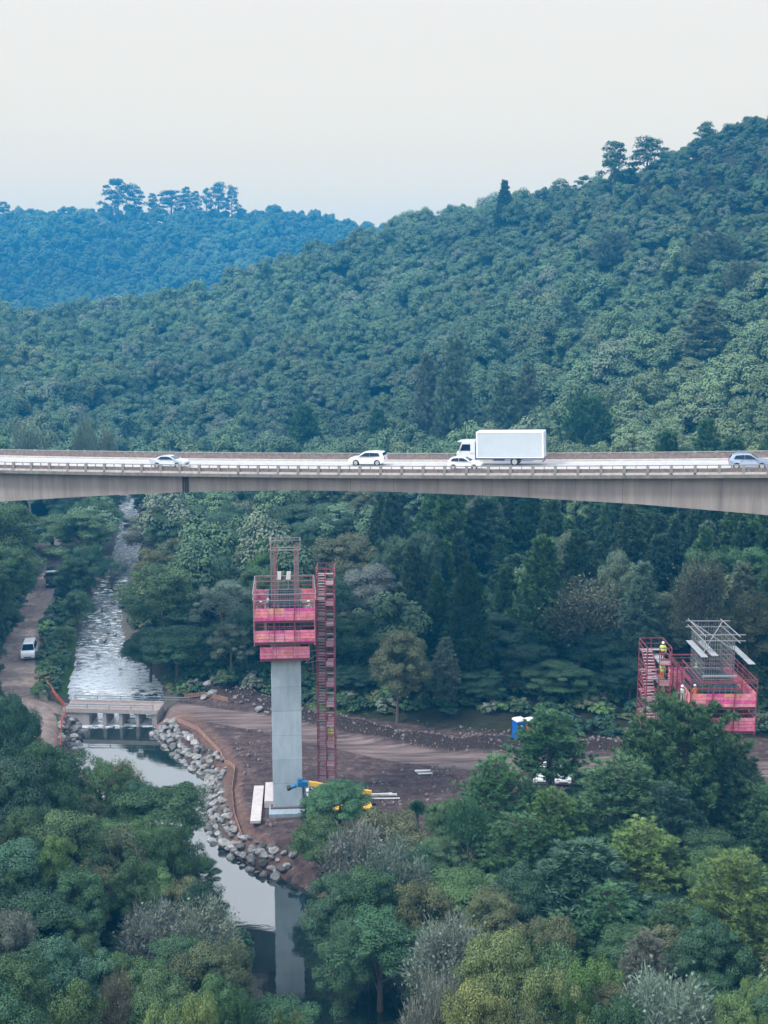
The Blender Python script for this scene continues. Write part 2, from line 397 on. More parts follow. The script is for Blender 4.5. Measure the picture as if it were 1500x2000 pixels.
# ------------------------------------------------------------------ sky, sun, haze
sc = bpy.context.scene
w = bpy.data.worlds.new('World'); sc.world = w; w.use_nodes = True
n = w.node_tree.nodes; l = w.node_tree.links
SUN_EL, SUN_ROT = R(52), R(248)
sky = n.new('ShaderNodeTexSky'); sky.sky_type = 'NISHITA'; sky.sun_disc = False; sky.sun_elevation = SUN_EL; sky.sun_rotation = SUN_ROT
sky.air_density = 1.0; sky.dust_density = 2.0; sky.ozone_density = 1.5
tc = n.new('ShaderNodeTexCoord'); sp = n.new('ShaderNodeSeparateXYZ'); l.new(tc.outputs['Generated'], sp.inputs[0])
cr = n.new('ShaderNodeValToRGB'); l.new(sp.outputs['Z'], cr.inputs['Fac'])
CL = [(0.0,(.69,.52,.245)),(.10,(.66,.525,.31)),(.245,(.605,.53,.42)),(.31,(1.2,1.2,1.2)),(.6,(1.08,1.12,1.18)),(1.0,(.92,1.02,1.16))]  # brighter band added just above the view, lifts water reflections and top light
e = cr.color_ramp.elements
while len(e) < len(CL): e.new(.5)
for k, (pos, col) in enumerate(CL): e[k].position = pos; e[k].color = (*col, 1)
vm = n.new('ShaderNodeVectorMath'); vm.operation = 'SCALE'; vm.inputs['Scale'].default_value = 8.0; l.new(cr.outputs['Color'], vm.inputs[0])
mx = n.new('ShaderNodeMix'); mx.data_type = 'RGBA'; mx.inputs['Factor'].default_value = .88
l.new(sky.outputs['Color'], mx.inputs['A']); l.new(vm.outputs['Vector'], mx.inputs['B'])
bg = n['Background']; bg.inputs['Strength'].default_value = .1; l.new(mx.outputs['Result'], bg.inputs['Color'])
sd = bpy.data.lights.new('sun', 'SUN'); sd.energy = 1.5; sd.angle = R(10); sd.color = (1, .96, .9)
so = bpy.data.objects.new('sun', sd); C.objects.link(so); so.location = (0, 0, 200)
# direction the sky's sun stands in: rotation measured from +Y towards +X
dv = Vector((math.sin(SUN_ROT)*math.cos(SUN_EL), math.cos(SUN_ROT)*math.cos(SUN_EL), math.sin(SUN_EL)))
so.rotation_euler = dv.to_track_quat('Z', 'Y').to_euler()
sc.view_settings.view_transform = 'Standard'; sc.view_settings.look = 'None'; sc.view_settings.gamma = 1; sc.view_settings.exposure = 1.22
sc.cycles.max_bounces = 8; sc.cycles.transparent_max_bounces = 8; sc.cycles.volume_bounces = 1
sc.cycles.use_adaptive_sampling = True; sc.cycles.adaptive_threshold = .02
sc.cycles.use_denoising = True

HB = (float(gz.min())-1.0, max(float(gz.max())+32.0, 175.0))
hz = MB().box((0, (gy[0]+gy[-1])/2, (HB[0]+HB[1])/2), (gx[-1]-gx[0]+8, gy[-1]-gy[0]+8, HB[1]-HB[0])).build('haze', bpy.data.materials.new('haze_air'))
hz['kind'] = 'stuff'; hz.display_type = 'WIRE'
hm = hz.data.materials[0]; hm.use_nodes = True; nt = hm.node_tree
nt.nodes.remove(nt.nodes['Principled BSDF'])
pv = nt.nodes.new('ShaderNodeVolumePrincipled'); pv.inputs['Density'].default_value = .00042; pv.inputs['Color'].default_value = (.03,.46,1.0,1); pv.inputs['Anisotropy'].default_value = 0.0
nt.links.new(pv.outputs['Volume'], nt.nodes['Material Output'].inputs['Volume'])
# ------------------------------------------------------------------ highway bridge
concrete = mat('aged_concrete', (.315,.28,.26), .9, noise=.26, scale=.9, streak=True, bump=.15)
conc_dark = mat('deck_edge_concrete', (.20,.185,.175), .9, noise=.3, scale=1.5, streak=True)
conc_rail = mat('railing_concrete', (.30,.29,.27), .9, noise=.25, scale=3)
kerbm = mat('kerb_concrete', (.55,.53,.50), .9, noise=.2, scale=2)
brownm = mat('weathered_barrier', (.20,.155,.145), .9, noise=.35, scale=2.5)
asph = mat('pale_asphalt', (.39,.375,.37), .9, noise=.14, scale=1.2)
paintw = mat('road_paint', (.8,.8,.78), .7)
steelg = mat('galvanised_steel', (.42,.43,.44), .5, .3)
dark = mat('dark_gap', (.03,.03,.03), .9)
A_ = R(14.4); DV = np.array((math.cos(A_), -math.sin(A_), 0.)); NV = np.array((math.sin(A_), math.cos(A_), 0.)); BY0 = 129.0; WD = 13.2
def bridge_pt(px, py, off=0.0):    # where the pixel's ray meets the vertical plane 'off' metres behind the near edge
    a, b, c = ray(px, py); Y0 = BY0 + off/math.cos(A_)
    k = Y0/(b + a*math.tan(A_)); p = np.array((k*a, k*b, HC + k*c))
    s = (p - np.array((0, BY0, 0)) - NV*off) @ DV
    return p, s
tops = [(bridge_pt(x, y)) for x, y in ((0,902),(370,907.5),(750,910),(1130,910),(1500,907))]
RC = np.polyfit([t[1] for t in tops], [t[0][2] for t in tops], 2)
def z_rail(s): return float(np.polyval(RC, np.clip(s, -62, 50)) + (0 if -62 < s < 50 else np.polyval(np.polyder(RC), np.clip(s, -62, 50))*(s-np.clip(s, -62, 50))))
def z_deck(s): return z_rail(s) - 1.0
def bp(s, off, dz=0.0):
    q = np.array((0, BY0, 0)) + DV*s + NV*off; return np.array((q[0], q[1], z_deck(s) + dz))
bots = [bridge_pt(x, y, 1.0) for x, y in ((0,980),(180,969),(363,961),(560,957.5),(750,960),(1000,970),(1250,985),(1500,1006))]
bs = [t[1] for t in bots]; bz = [t[0][2] for t in bots]
def z_bot(s):
    if s < bs[0]: return bz[0] + (s-bs[0])*.05
    if s > bs[-1]: return bz[-1] - (s-bs[-1])*.10
    return float(np.interp(s, bs, bz))
S0, S1 = -92.0, 78.0; SJ = bots[2][1]
br = empty('highway_bridge', (*bp(0, 0)[:2], 0), 0, 'long grey concrete highway viaduct crossing the valley above the river', 'bridge')
br_o = Vector(br.location)
def bb(mbv):          # world vertices to bridge-local
    mbv.v = [tuple(np.array(p) - np.array(br_o)) for p in mbv.v]; return mbv
def sweep(s0, s1, prof, step=2.0):     # prof(s) -> list of (off, z) ; closed section swept along the bridge
    mb = MB(); ss = list(np.arange(s0, s1, step)) + [s1]; secs = []
    for s in ss:
        row = []
        for off, z in prof(s):
            q = np.array((0, BY0, 0)) + DV*s + NV*off; row.append((q[0], q[1], z))
        secs.append(row)
    k = len(secs[0]); vs = [p for r in secs for p in r]; fs = []
    for i in range(len(ss)-1):
        for j in range(k): fs.append((i*k+j, i*k+(j+1) % k, (i+1)*k+(j+1) % k, (i+1)*k+j))
    fs.append(tuple(range(k))); fs.append(tuple((len(ss)-1)*k + j for j in range(k)))
    mb.add(vs, fs); return bb(mb)
def girder(s):
    d = z_deck(s); return [(1.0, z_bot(s)), (1.0, d-.42), (WD-1.0, d-.42), (WD-1.0, z_bot(s))]
gl = sweep(S0, SJ-.16, girder).build('girder', concrete, br)
gr = sweep(SJ+.16, S1, girder).build('girder', concrete, br)
dm = MB()
for off in (.97,):
    a = bp(SJ-.19, off); b_ = bp(SJ+.19, off)
    zb = z_bot(SJ)
    for s_ in (SJ-.30, SJ+.30):
        q = bp(s_, .985); dm.box((q[0], q[1], (zb + z_deck(s_)-.42)/2), (.22, .06, z_deck(s_)-.42-zb), -A_)
    q = bp(SJ, 1.4); dm.box((q[0], q[1], (zb + z_deck(SJ)-.5)/2 - .1), (.30, .7, z_deck(SJ)-.5-zb), -A_)
bb(dm).build('expansion_joint', mat('joint_dark', (.05,.05,.05), .9), br)
for k in range(-17, 15):
    s_ = SJ + 5.0*k
    if k == 0: continue
    q = bp(s_, .998); zt_ = z_deck(s_)-.43; zb_ = z_bot(s_)+.01
    bb(MB().box((q[0], q[1], (zt_+zb_)/2), (.05, .008, zt_-zb_), -A_)).build('segment_joint', mat('seam_grey', (.16,.15,.145), .9), br)
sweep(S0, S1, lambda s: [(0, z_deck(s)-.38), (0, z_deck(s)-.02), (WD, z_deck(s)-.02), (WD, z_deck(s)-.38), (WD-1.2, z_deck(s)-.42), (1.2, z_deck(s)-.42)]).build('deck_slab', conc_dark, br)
sweep(S0, S1, lambda s: [(.9, z_deck(s)-.01), (.9, z_deck(s)+.05), (WD-.9, z_deck(s)+.05), (WD-.9, z_deck(s)-.01)]).build('road_surface', asph, br)
mk = MB()
for off in (1.9, WD-1.9):
    x = sweep(S0, S1, lambda s: [(off-.06, z_deck(s)+.052), (off-.06, z_deck(s)+.056), (off+.06, z_deck(s)+.056), (off+.06, z_deck(s)+.052)]); mk.add(x.v, x.f)
for k in range(34):
    s0 = S0 + 5*k
    if s0 + 2.4 < S1:
        x = sweep(s0, s0+2.2, lambda s: [(WD/2-.06, z_deck(s)+.052), (WD/2-.06, z_deck(s)+.056), (WD/2+.06, z_deck(s)+.056), (WD/2+.06, z_deck(s)+.052)]); mk.add(x.v, x.f)
mk.build('lane_marking', paintw, br)
for off, sgn, nm in ((.02, 1, 'near'), (WD-.02, -1, 'far')):
    a0 = off
    sweep(S0, S1, lambda s: [(a0, z_deck(s)-.015), (a0, z_deck(s)+.20), (a0+sgn*.72, z_deck(s)+.20), (a0+sgn*.72, z_deck(s)-.015)]).build('kerb', kerbm, br)
    h = .42 if sgn > 0 else .62
    sweep(S0, S1, lambda s: [(a0+sgn*.12, z_deck(s)+.20), (a0+sgn*.12, z_deck(s)+.20+h), (a0+sgn*.28, z_deck(s)+.20+h), (a0+sgn*.28, z_deck(s)+.20)]).build('parapet', brownm, br)
    sweep(S0, S1, lambda s: [(a0+sgn*.14, z_deck(s)+.90), (a0+sgn*.14, z_deck(s)+1.0), (a0+sgn*.26, z_deck(s)+1.0), (a0+sgn*.26, z_deck(s)+.90)]).build('top_rail', conc_rail, br)
    pm = MB(); pm.box((0, 0, .415), (.30, .26, 1.23-.005), 0); tm = MB(); tm.box((0,0,.45), (.09, .09, .9), 0)
    first = None; ftm = None
    s = -70.0; kk = 0
    while s < 58:
        q = bp(s, a0+sgn*.13) - np.array(br_o); 
        if first is None: first = pm.build('railing_post', conc_rail, br); ob = first
        else: ob = first.copy(); C.objects.link(ob); ob.parent = br
        ob.location = (q[0], q[1], q[2]); ob.rotation_euler = (0, 0, -A_)
        q = bp(s+1.2, a0+sgn*.2) - np.array(br_o)
        if ftm is None: ftm = tm.build('rail_baluster', conc_rail, br); ob = ftm
        else: ob = ftm.copy(); C.objects.link(ob); ob.parent = br
        ob.location = (q[0], q[1], q[2]); ob.rotation_euler = (0, 0, -A_)
        s += 2.4; kk += 1
for s_ in (-80.0, 62.0):
    q = bp(s_, WD/2); gzv = ground(q[0], q[1]); zt = z_bot(s_)
    pm = MB().box((q[0], q[1], (gzv-1.5+zt)/2), (3.2, 7.0, zt-gzv+1.5), -A_); bb(pm).build('bridge_pier', concrete, br, bevel=.1)

# ------------------------------------------------------------------ vehicles
glass = mat('tinted_glass', (.008,.02,.05), .10, spec=.25)
tyre = mat('tyre_rubber', (.02,.02,.022), .85)
rimm = mat('alloy_rim', (.55,.57,.6), .35, .7)
redl = mat('tail_lamp', (.5,.02,.03), .3)
headl = mat('head_lamp', (.75,.78,.8), .15)
trimb = mat('black_trim', (.03,.03,.035), .6)
def wheel(parent, x, y, r, w=.22):
    t = MB().tube([(x, y-w/2, r), (x, y-w/2+.03, r), (x, y+w/2-.03, r), (x, y+w/2, r)], [r*.93, r, r, r*.93], 20).build('wheel', tyre, parent, smooth=False)
    mb = MB(); s = 1 if y > 0 else -1
    mb.tube([(x, y+s*(w/2-.005), r), (x, y+s*(w/2+.012), r)], [r*.64, r*.60], 18)
    for k in range(5):
        a = 2*math.pi*k/5; mb.beam((x, y+s*(w/2+.015), r), (x+math.cos(a)*r*.55, y+s*(w/2+.015), r+math.sin(a)*r*.55), .05, .02)
    mb.build('rim', rimm, t)
def car(name, loc, rz, paint, prof, belt, W, wheels, rw, sidewin, ws, rwn, label, cat='car', group=None, lamps=True, roofz=None):
    e = empty(name, loc, rz, label, cat, group)
    top = max(z for _, z in prof)
    def yw(z): return W/2*(1 - .24*max(0, (z-belt)/(top-belt))) if z > belt else W/2*(1 - .05*max(0, (.45-z)/.45))
    # close the outline along the bottom with wheel arches
    pts = list(prof); bzv = .22
    for x in sorted(wheels, reverse=True):
        pts.append((x+rw+.06, bzv))
        for k in range(1, 8):
            a = math.pi*k/8; pts.append((x+(rw+.06)*math.cos(a), bzv + .06 + (rw+.10)*math.sin(a)*1.0))
        pts.append((x-rw-.06, bzv))
    n = len(pts); cx = sum(x for x, _ in pts)/n; cz = .6
    mb = MB(); rows = []
    for f in (-1, -.93, .93, 1):
        row = []
        for x, z in pts:
            k = 1.0 if abs(f) < .99 else .97
            row.append((cx+(x-cx)*k, f*yw(z), cz+(z-cz)*k if z > cz else z))
        rows.append(row)
    vs = [p for r in rows for p in r]; fs = []
    for i in range(3):
        for j in range(n): fs.append((i*n+j, i*n+(j+1) % n, (i+1)*n+(j+1) % n, (i+1)*n+j))
    fs += [tuple(range(n)), tuple(3*n + j for j in range(n))]
    mb.add(vs, fs)
    b = mb.build('body', paint, e)
    bm = bmesh.new(); bm.from_mesh(b.data); bmesh.ops.triangulate(bm, faces=[f for f in bm.faces if len(f.verts) > 4]); bm.to_mesh(b.data); bm.free()
    for s in (-1, 1):
        for win in sidewin:
            wv = MB(); k = len(win)
            vv = [(x, s*(yw(z)+.012), z) for x, z in win]; vi = [(x, s*(yw(z)-.03), z) for x, z in win]
            wv.add(vv+vi, [tuple(range(k)), tuple(range(2*k-1, k-1, -1))]+[(i, i+k, (i+1) % k + k, (i+1) % k) for i in range(k)])
            wv.build('side_window', glass, e)
    for nm, (a, c_) in (('windscreen', ws), ('rear_window', rwn)):
        mb = MB(); d = Vector((c_[0]-a[0], 0, c_[1]-a[1])).normalized(); nrm = Vector((-d.z, 0, d.x))
        if nrm.z < 0: nrm = -nrm
        q = []
        for o_ in (.014, -.02):
            for (x, z), ya in ((a, 1), (c_, 1), (c_, -1), (a, -1)): q.append((x+nrm.x*o_, ya*(yw(z)-.07), z+nrm.z*o_))
        mb.add(q, [(0,1,2,3),(7,6,5,4),(0,4,5,1),(1,5,6,2),(2,6,7,3),(3,7,4,0)]); mb.build(nm, glass, e)
    for x in wheels:
        for s in (-1, 1): wheel(e, x, s*(W/2-.12), rw)
    L = max(x for x, _ in prof)
    for s in (-1, 1):
        MB().box((L-.14, s*(W/2-.24), .70), (.22, .34, .13)).build('headlight', headl, e, bevel=.03)
        MB().box((.06, s*(W/2-.20), .88), (.16, .30, .20)).build('tail_light', redl, e, bevel=.03)
        mx = ws[1][0] if ws[1][1] < ws[0][1] else ws[0][0]
        MB().box((mx-.15, s*(W/2+.09), belt+.08), (.14, .18, .12)).build('wing_mirror', paint, e, bevel=.03)
        for hx in (.42, .62): MB().box((L*hx-.35, s*(W/2+.005), belt-.14), (.2, .03, .04)).build('door_handle', paint, e)
    MB().box((L-.03, 0, .42), (.06, W*.55, .14)).build('grille', trimb, e)
    MB().box((.03, 0, .70), (.05, .42, .12)).build('number_plate', mat('plate_grey', (.55,.56,.58), .5), e)
    return e
def on_road(px, off):        # road point seen in column px, 'off' metres from the near edge
    a, b, c = ray(px, 900); Y0 = BY0 + off/math.cos(A_)
    k = Y0/(b + a*math.tan(A_)); s = (np.array((k*a, k*b, 0)) - np.array((0, BY0, 0)) - NV*off) @ DV
    return bp(s, off, .055)
slope = math.atan(np.polyval(np.polyder(RC), 0))
def put(e, px, off, L, right):
    c_ = on_road(px, off); d = DV if right else -DV
    z0 = c_; o = c_ - d*(L/2)
    e.location = (o[0], o[1], c_[2] - (d[0])*math.tan(slope)*L/2)
    e.rotation_euler = (0, -math.atan(math.tan(slope)*(1 if right else -1)), math.atan2(d[1], d[0]))
white = mat('white_paint', (.70,.72,.74), .3, coat=.6)
silver = mat('silver_paint', (.60,.66,.74), .3, .35, coat=.6)
bluegrey = mat('bluegrey_paint', (.34,.43,.56), .3, .35, coat=.6)
SED = [(0.02,.35),(0,.75),(.06,.98),(.5,1.03),(1.2,1.36),(1.6,1.45),(2.25,1.45),(2.6,1.38),(3.35,1.0),(4.1,.88),(4.42,.68),(4.5,.45),(4.42,.22)]
put(car('sedan_car', (0,0,0), 0, silver, SED, 1.0, 1.76, (.92, 3.58), .32,
    [[(1.02,1.05),(1.42,1.33),(1.95,1.37),(1.95,1.02)],[(2.0,1.02),(2.0,1.37),(2.45,1.33),(3.05,1.02)]], ((2.62,1.36),(3.3,1.02)), ((.6,1.08),(1.2,1.35)),
    'silver four door sedan driving near the joint in the viaduct', group='cars on the viaduct'), 332, 4.9, 4.5, True)
SUV = [(.06,.40),(0,.85),(.10,1.12),(.28,1.52),(.5,1.64),(1.6,1.70),(2.35,1.65),(2.6,1.58),(3.2,1.12),(4.05,1.0),(4.36,.78),(4.42,.45),(4.35,.25)]
put(car('suv_car', (0,0,0), 0, white, SUV, 1.08, 1.86, (.86, 3.48), .36,
    [[(.55,1.14),(.72,1.50),(1.75,1.55),(1.75,1.10)],[(1.8,1.10),(1.8,1.55),(2.35,1.52),(2.98,1.12)]], ((2.62,1.56),(3.18,1.14)), ((.14,1.2),(.28,1.5)),
    'white sport utility car driving alone at the middle of the viaduct', group='cars on the viaduct'), 719, 8.6, 4.42, False)
HAT = [(.04,.40),(0,.75),(.08,1.0),(.42,1.36),(.75,1.44),(1.6,1.46),(2.05,1.40),(2.75,.98),(3.55,.86),(3.85,.64),(3.92,.42),(3.85,.24)]
HATARGS = (HAT, .98, 1.65, (.72, 3.12), .30, [[(.45,1.03),(.66,1.31),(1.33,1.37),(1.33,1.0)],[(1.40,1.0),(1.40,1.37),(1.9,1.33),(2.45,1.0)]], ((2.08,1.37),(2.7,1.01)), ((.12,1.06),(.42,1.34)))
put(car('hatchback_car', (0,0,0), 0, white, *HATARGS, 'small white hatchback passing in front of the box truck', group='cars on the viaduct'), 909, 4.7, 3.92, True)
XH = [(.04,.40),(0,.82),(.08,1.06),(.40,1.48),(.8,1.60),(1.8,1.63),(2.35,1.55),(3.05,1.05),(3.9,.93),(4.2,.7),(4.28,.45),(4.2,.25)]
put(car('crossover_car', (0,0,0), 0, bluegrey, XH, 1.04, 1.8, (.82, 3.4), .34,
    [[(.55,1.10),(.74,1.44),(1.62,1.51),(1.62,1.07)],[(1.68,1.07),(1.68,1.51),(2.2,1.47),(2.8,1.07)]], ((2.38,1.53),(3.0,1.08)), ((.12,1.14),(.40,1.45)),
    'blue grey crossover car with red rear lights at the right end of the viaduct', group='cars on the viaduct'), 1464, 4.5, 4.28, True)

def truck(name, loc, rz, paint, boxm, label, box=True, Lb=7.7, hb=3.0, cabh=2.55, group=None):
    e = empty(name, loc, rz, label, 'truck', group)      # x forward, rear at 0
    L = Lb + 2.35; xc = Lb + .15
    cab = [(xc,.55),(xc,cabh+.35),(xc+1.45,cabh+.35),(xc+1.95,1.75),(xc+2.15,1.6),(xc+2.2,.5),(xc+1.75,.5),(xc+1.6,.95),(xc+1.0,.95),(xc+.75,.5)]
    cb = MB().prism(cab, -1.15, 1.15).build('cab', paint, e, bevel=.05)
    def slab(nm, q, th, mt, par):      # thin plate from four corners
        q = [Vector(a) for a in q]; nr = (q[1]-q[0]).cross(q[3]-q[0]).normalized()*th
        MB().add([a+nr for a in q]+[a-nr for a in q], [(0,1,2,3),(7,6,5,4),(0,4,5,1),(1,5,6,2),(2,6,7,3),(3,7,4,0)]).build(nm, mt, par)
    slab('windscreen', [(xc+1.55,-1.02,cabh+.10),(xc+1.55,1.02,cabh+.10),(xc+1.93,1.02,1.82),(xc+1.93,-1.02,1.82)], .03, glass, e)
    for s in (-1, 1):
        slab('side_window', [(xc+.55,s*1.15,1.75),(xc+1.75,s*1.15,1.75),(xc+1.48,s*1.15,2.5),(xc+.55,s*1.15,2.5)], .02, glass, e)
        MB().box((xc+1.95, s*1.30, 2.15), (.10, .24, .55)).build('wing_mirror', trimb, e)
        MB().box((xc+2.18, s*.85, .85), (.08, .38, .2)).build('headlight', headl, e)
        MB().box((xc+.35, s*1.0, 1.45), (.5, .35, .02)).build('step', trimb, e)
    MB().prism([(xc+1.40,cabh+.36),(xc+2.05,cabh+.30),(xc+2.05,cabh+.20),(xc+1.50,cabh+.20)], -1.05, 1.05).build('sun_visor', paint, e)
    MB().box((xc+2.20, 0, 1.25), (.05, 1.5, .35)).build('grille', trimb, e)
    MB().box((xc+2.22, 0, .55), (.14, 2.3, .28)).build('bumper', paint, e, bevel=.03)
    fr = MB()
    for s in (-1, 1): fr.box((Lb/2+.6, s*.42, .78), (Lb+1.0, .14, .24))
    for x in np.arange(.3, Lb, 1.2): fr.box((x, 0, .78), (.1, .7, .18))
    fr.build('chassis', mat('chassis_blue', (.03,.04,.09), .7), e)
    MB().tube([(Lb*.62, -.75, .62),(Lb*.62+1.2, -.75, .62)], .27, 12).build('fuel_tank', steelg, e)
    gm = MB(); gm.beam((1.2,-1.1,.62),(Lb-1.8+.0,-1.1,.62),.05,.1); gm.beam((1.2,1.1,.62),(Lb-1.8,1.1,.62),.05,.1); gm.beam((.1,-1.15,.5),(.1,1.15,.5),.1,.12)
    gm.build('underrun_bar', mat('bar_blue', (.10,.12,.30), .6), e)
    for x in (1.0, 1.0+Lb*.30, xc+1.3):
        if x == 1.0: continue
        for s in (-1, 1): wheel(e, x, s*.98, .48, .34)
    if box:
        bx = MB().box((Lb/2, 0, .92+hb/2), (Lb, 2.5, hb)).build('cargo_box', boxm, e, bevel=.02)
        tr = MB()
        for s in (-1, 1):
            tr.box((Lb/2, s*1.255, .92+hb-.06), (Lb+.03, .035, .13)); tr.box((Lb/2, s*1.255, .97), (Lb+.03, .035, .10))
            for x in (.07, Lb-.09): tr.box((x, s*1.256, .92+hb/2), (.16, .036, hb-.25))
        tr.box((-.01, 0, .92+hb/2), (.03, .04, hb-.2))
        tr.build('edge_trim', mat('white_trim', (.86,.87,.88), .4), bx)
        for s in (-1, 1): MB().box((-.02, s*1.05, .62), (.06, .3, .14)).build('tail_light', redl, e)
    else:
        tub = [(0,1.1),(0,2.35),(Lb-.1,2.55),(Lb-.1,1.1)]
        t = MB()
        t.box((Lb/2,0,1.15),(Lb-.2,2.4,.12))
        for s in (-1,1): t.box((Lb/2, s*1.17, 1.8), (Lb-.2, .1, 1.4))
        t.box((.08,0,1.75),(.1,2.24,1.3)); t.box((Lb-.15,0,1.9),(.1,2.24,1.6))
        t.build('tipper_body', boxm, e)
    return e, L
boxw = mat('box_panel', (.50,.565,.615), .55, noise=.05, scale=.8)
tk, tl = truck('box_truck', (0,0,0), 0, white, boxw, 'large white box truck with a plain cargo body on the viaduct')
put(tk, 979, 9.0, tl, False)
dk, dl = truck('tipper_truck', (0,0,0), 0, mat('dark_cab', (.02,.035,.035), .4), mat('dark_tipper', (.03,.04,.045), .7), 'dark tipper truck coming down the dirt track between the trees', box=False, Lb=5.2, cabh=2.4)
def face(e, px, py, z, L, yaw, back=True):
    q = on(px, py, z); d = np.array((math.cos(yaw), math.sin(yaw), 0)); o = q - d*L
    e.location = (o[0], o[1], ground(q[0], q[1])+.04); e.rotation_euler = (0, 0, yaw)
face(dk, 103, 1150, 1.7, dl, R(-76))
MBB = MB().box((5.2+.15+1.6, 0, 2.95), (.7, 2.0, .22)).build('roof_deflector', mat('pale_visor', (.5,.55,.6), .4), dk)
VAN = [(.04,.40),(0,.9),(.05,1.2),(.18,1.85),(.35,1.98),(3.2,2.0),(3.5,1.94),(4.15,1.15),(4.75,.98),(4.95,.75),(5.0,.42),(4.92,.25)]
vn = car('white_van', (0,0,0), 0, white, VAN, 1.12, 1.85, (.95, 4.1), .34,
    [[(.35,1.2),(.42,1.72),(1.5,1.76),(1.5,1.18)],[(1.56,1.18),(1.56,1.76),(2.6,1.76),(2.6,1.18)],[(2.68,1.18),(2.68,1.76),(3.3,1.74),(3.75,1.2)]], ((3.52,1.9),(4.12,1.18)), ((.07,1.25),(.17,1.8)),
    'white van with a white roof driving down the dirt track beside the river', 'van')
face(vn, 54, 1291, 1.05, 5.0, R(-79))
w1 = car('parked_car', (0,0,0), 0, white, *HATARGS, 'left one of two white cars parked in the clearing, behind the pines', group='white cars parked behind the pines')
w2 = car('parked_car', (0,0,0), 0, white, *HATARGS, 'right one of two white cars parked in the clearing, behind the pines', group='white cars parked behind the pines')
for e_, px_ in ((w1, 1057), (w2, 1100)):
    face(e_, px_, 1536, .7, 3.9, R(-95)); e_.location.z += .02
# ------------------------------------------------------------------ unfinished piers, platforms and stair towers
pierm = bpy.data.materials.new('fresh_concrete'); pierm.use_nodes = True
def _pier_mat():
    nt = pierm.node_tree; n = nt.nodes; l = nt.links; p = n['Principled BSDF']; p.inputs['Roughness'].default_value = .85
    tc = n.new('ShaderNodeTexCoord'); mp = n.new('ShaderNodeMapping'); mp.inputs['Scale'].default_value = (1,1,.35); l.new(tc.outputs['Object'], mp.inputs['Vector'])
    a = n.new('ShaderNodeTexNoise'); a.inputs['Scale'].default_value = 1.6; a.inputs['Detail'].default_value = 7; l.new(mp.outputs['Vector'], a.inputs['Vector'])
    sp = n.new('ShaderNodeSeparateXYZ'); l.new(tc.outputs['Object'], sp.inputs[0])
    q = n.new('ShaderNodeMath'); q.operation = 'DIVIDE'; q.inputs[1].default_value = 2.45; l.new(sp.outputs['Z'], q.inputs[0])
    fl = n.new('ShaderNodeMath'); fl.operation = 'FLOOR'; l.new(q.outputs[0], fl.inputs[0])
    wn = n.new('ShaderNodeTexWhiteNoise'); wn.noise_dimensions = '1D'; l.new(fl.outputs[0], wn.inputs['W'])
    fr = n.new('ShaderNodeMath'); fr.operation = 'FRACT'; l.new(q.outputs[0], fr.inputs[0])
    ln = n.new('ShaderNodeMath'); ln.operation = 'LESS_THAN'; ln.inputs[1].default_value = .022; l.new(fr.outputs[0], ln.inputs[0])
    v1 = n.new('ShaderNodeMapRange'); v1.inputs['To Min'].default_value = .90; v1.inputs['To Max'].default_value = 1.08; l.new(wn.outputs['Value'], v1.inputs['Value'])
    v2 = n.new('ShaderNodeMapRange'); v2.inputs['From Min'].default_value = .3; v2.inputs['From Max'].default_value = .7; v2.inputs['To Min'].default_value = .86; v2.inputs['To Max'].default_value = 1.12; l.new(a.outputs['Fac'], v2.inputs['Value'])
    m1 = n.new('ShaderNodeMath'); m1.operation = 'MULTIPLY'; l.new(v1.outputs[0], m1.inputs[0]); l.new(v2.outputs[0], m1.inputs[1])
    m2 = n.new('ShaderNodeMath'); m2.operation = 'MULTIPLY_ADD'; l.new(ln.outputs[0], m2.inputs[0]); m2.inputs[1].default_value = -.22; l.new(m1.outputs[0], m2.inputs[2])
    mx = n.new('ShaderNodeMix'); mx.data_type = 'RGBA'; mx.blend_type = 'MULTIPLY'; mx.inputs['Factor'].default_value = 1; mx.inputs['A'].default_value = (.36,.43,.48,1)
    l.new(m2.outputs[0], mx.inputs['B']); l.new(mx.outputs['Result'], p.inputs['Base Color'])
_pier_mat()
redst = mat('red_steel', (.25,.055,.08), .55, noise=.3, scale=6)
rosest = mat('rose_steel', (.42,.20,.24), .6, noise=.25, scale=6)
greyst = mat('grey_tube', (.32,.32,.335), .5, .2)
PINK = [mat('plank_%s' % nm, c, .75, noise=.38, scale=2.2) for nm, c in (('coral',(.74,.24,.25)),('pink',(.72,.19,.31)),('rose',(.72,.27,.35)),('magenta',(.64,.09,.30)),('orange',(.70,.30,.22)))]
plankm = mat('deck_timber', (.20,.17,.15), .85, noise=.3, scale=4)
palem = mat('pale_plank', (.29,.30,.31), .7, noise=.15, scale=3)
formm = mat('formwork_steel', (.035,.07,.10), .5, noise=.3, scale=3)
rebarm = mat('rebar_steel', (.20,.21,.22), .7)
netm = mat('orange_net', (.58,.15,.08), .8, noise=.2, scale=2); netf = mat('faded_net', (.38,.22,.165), .8, noise=.3, scale=2)

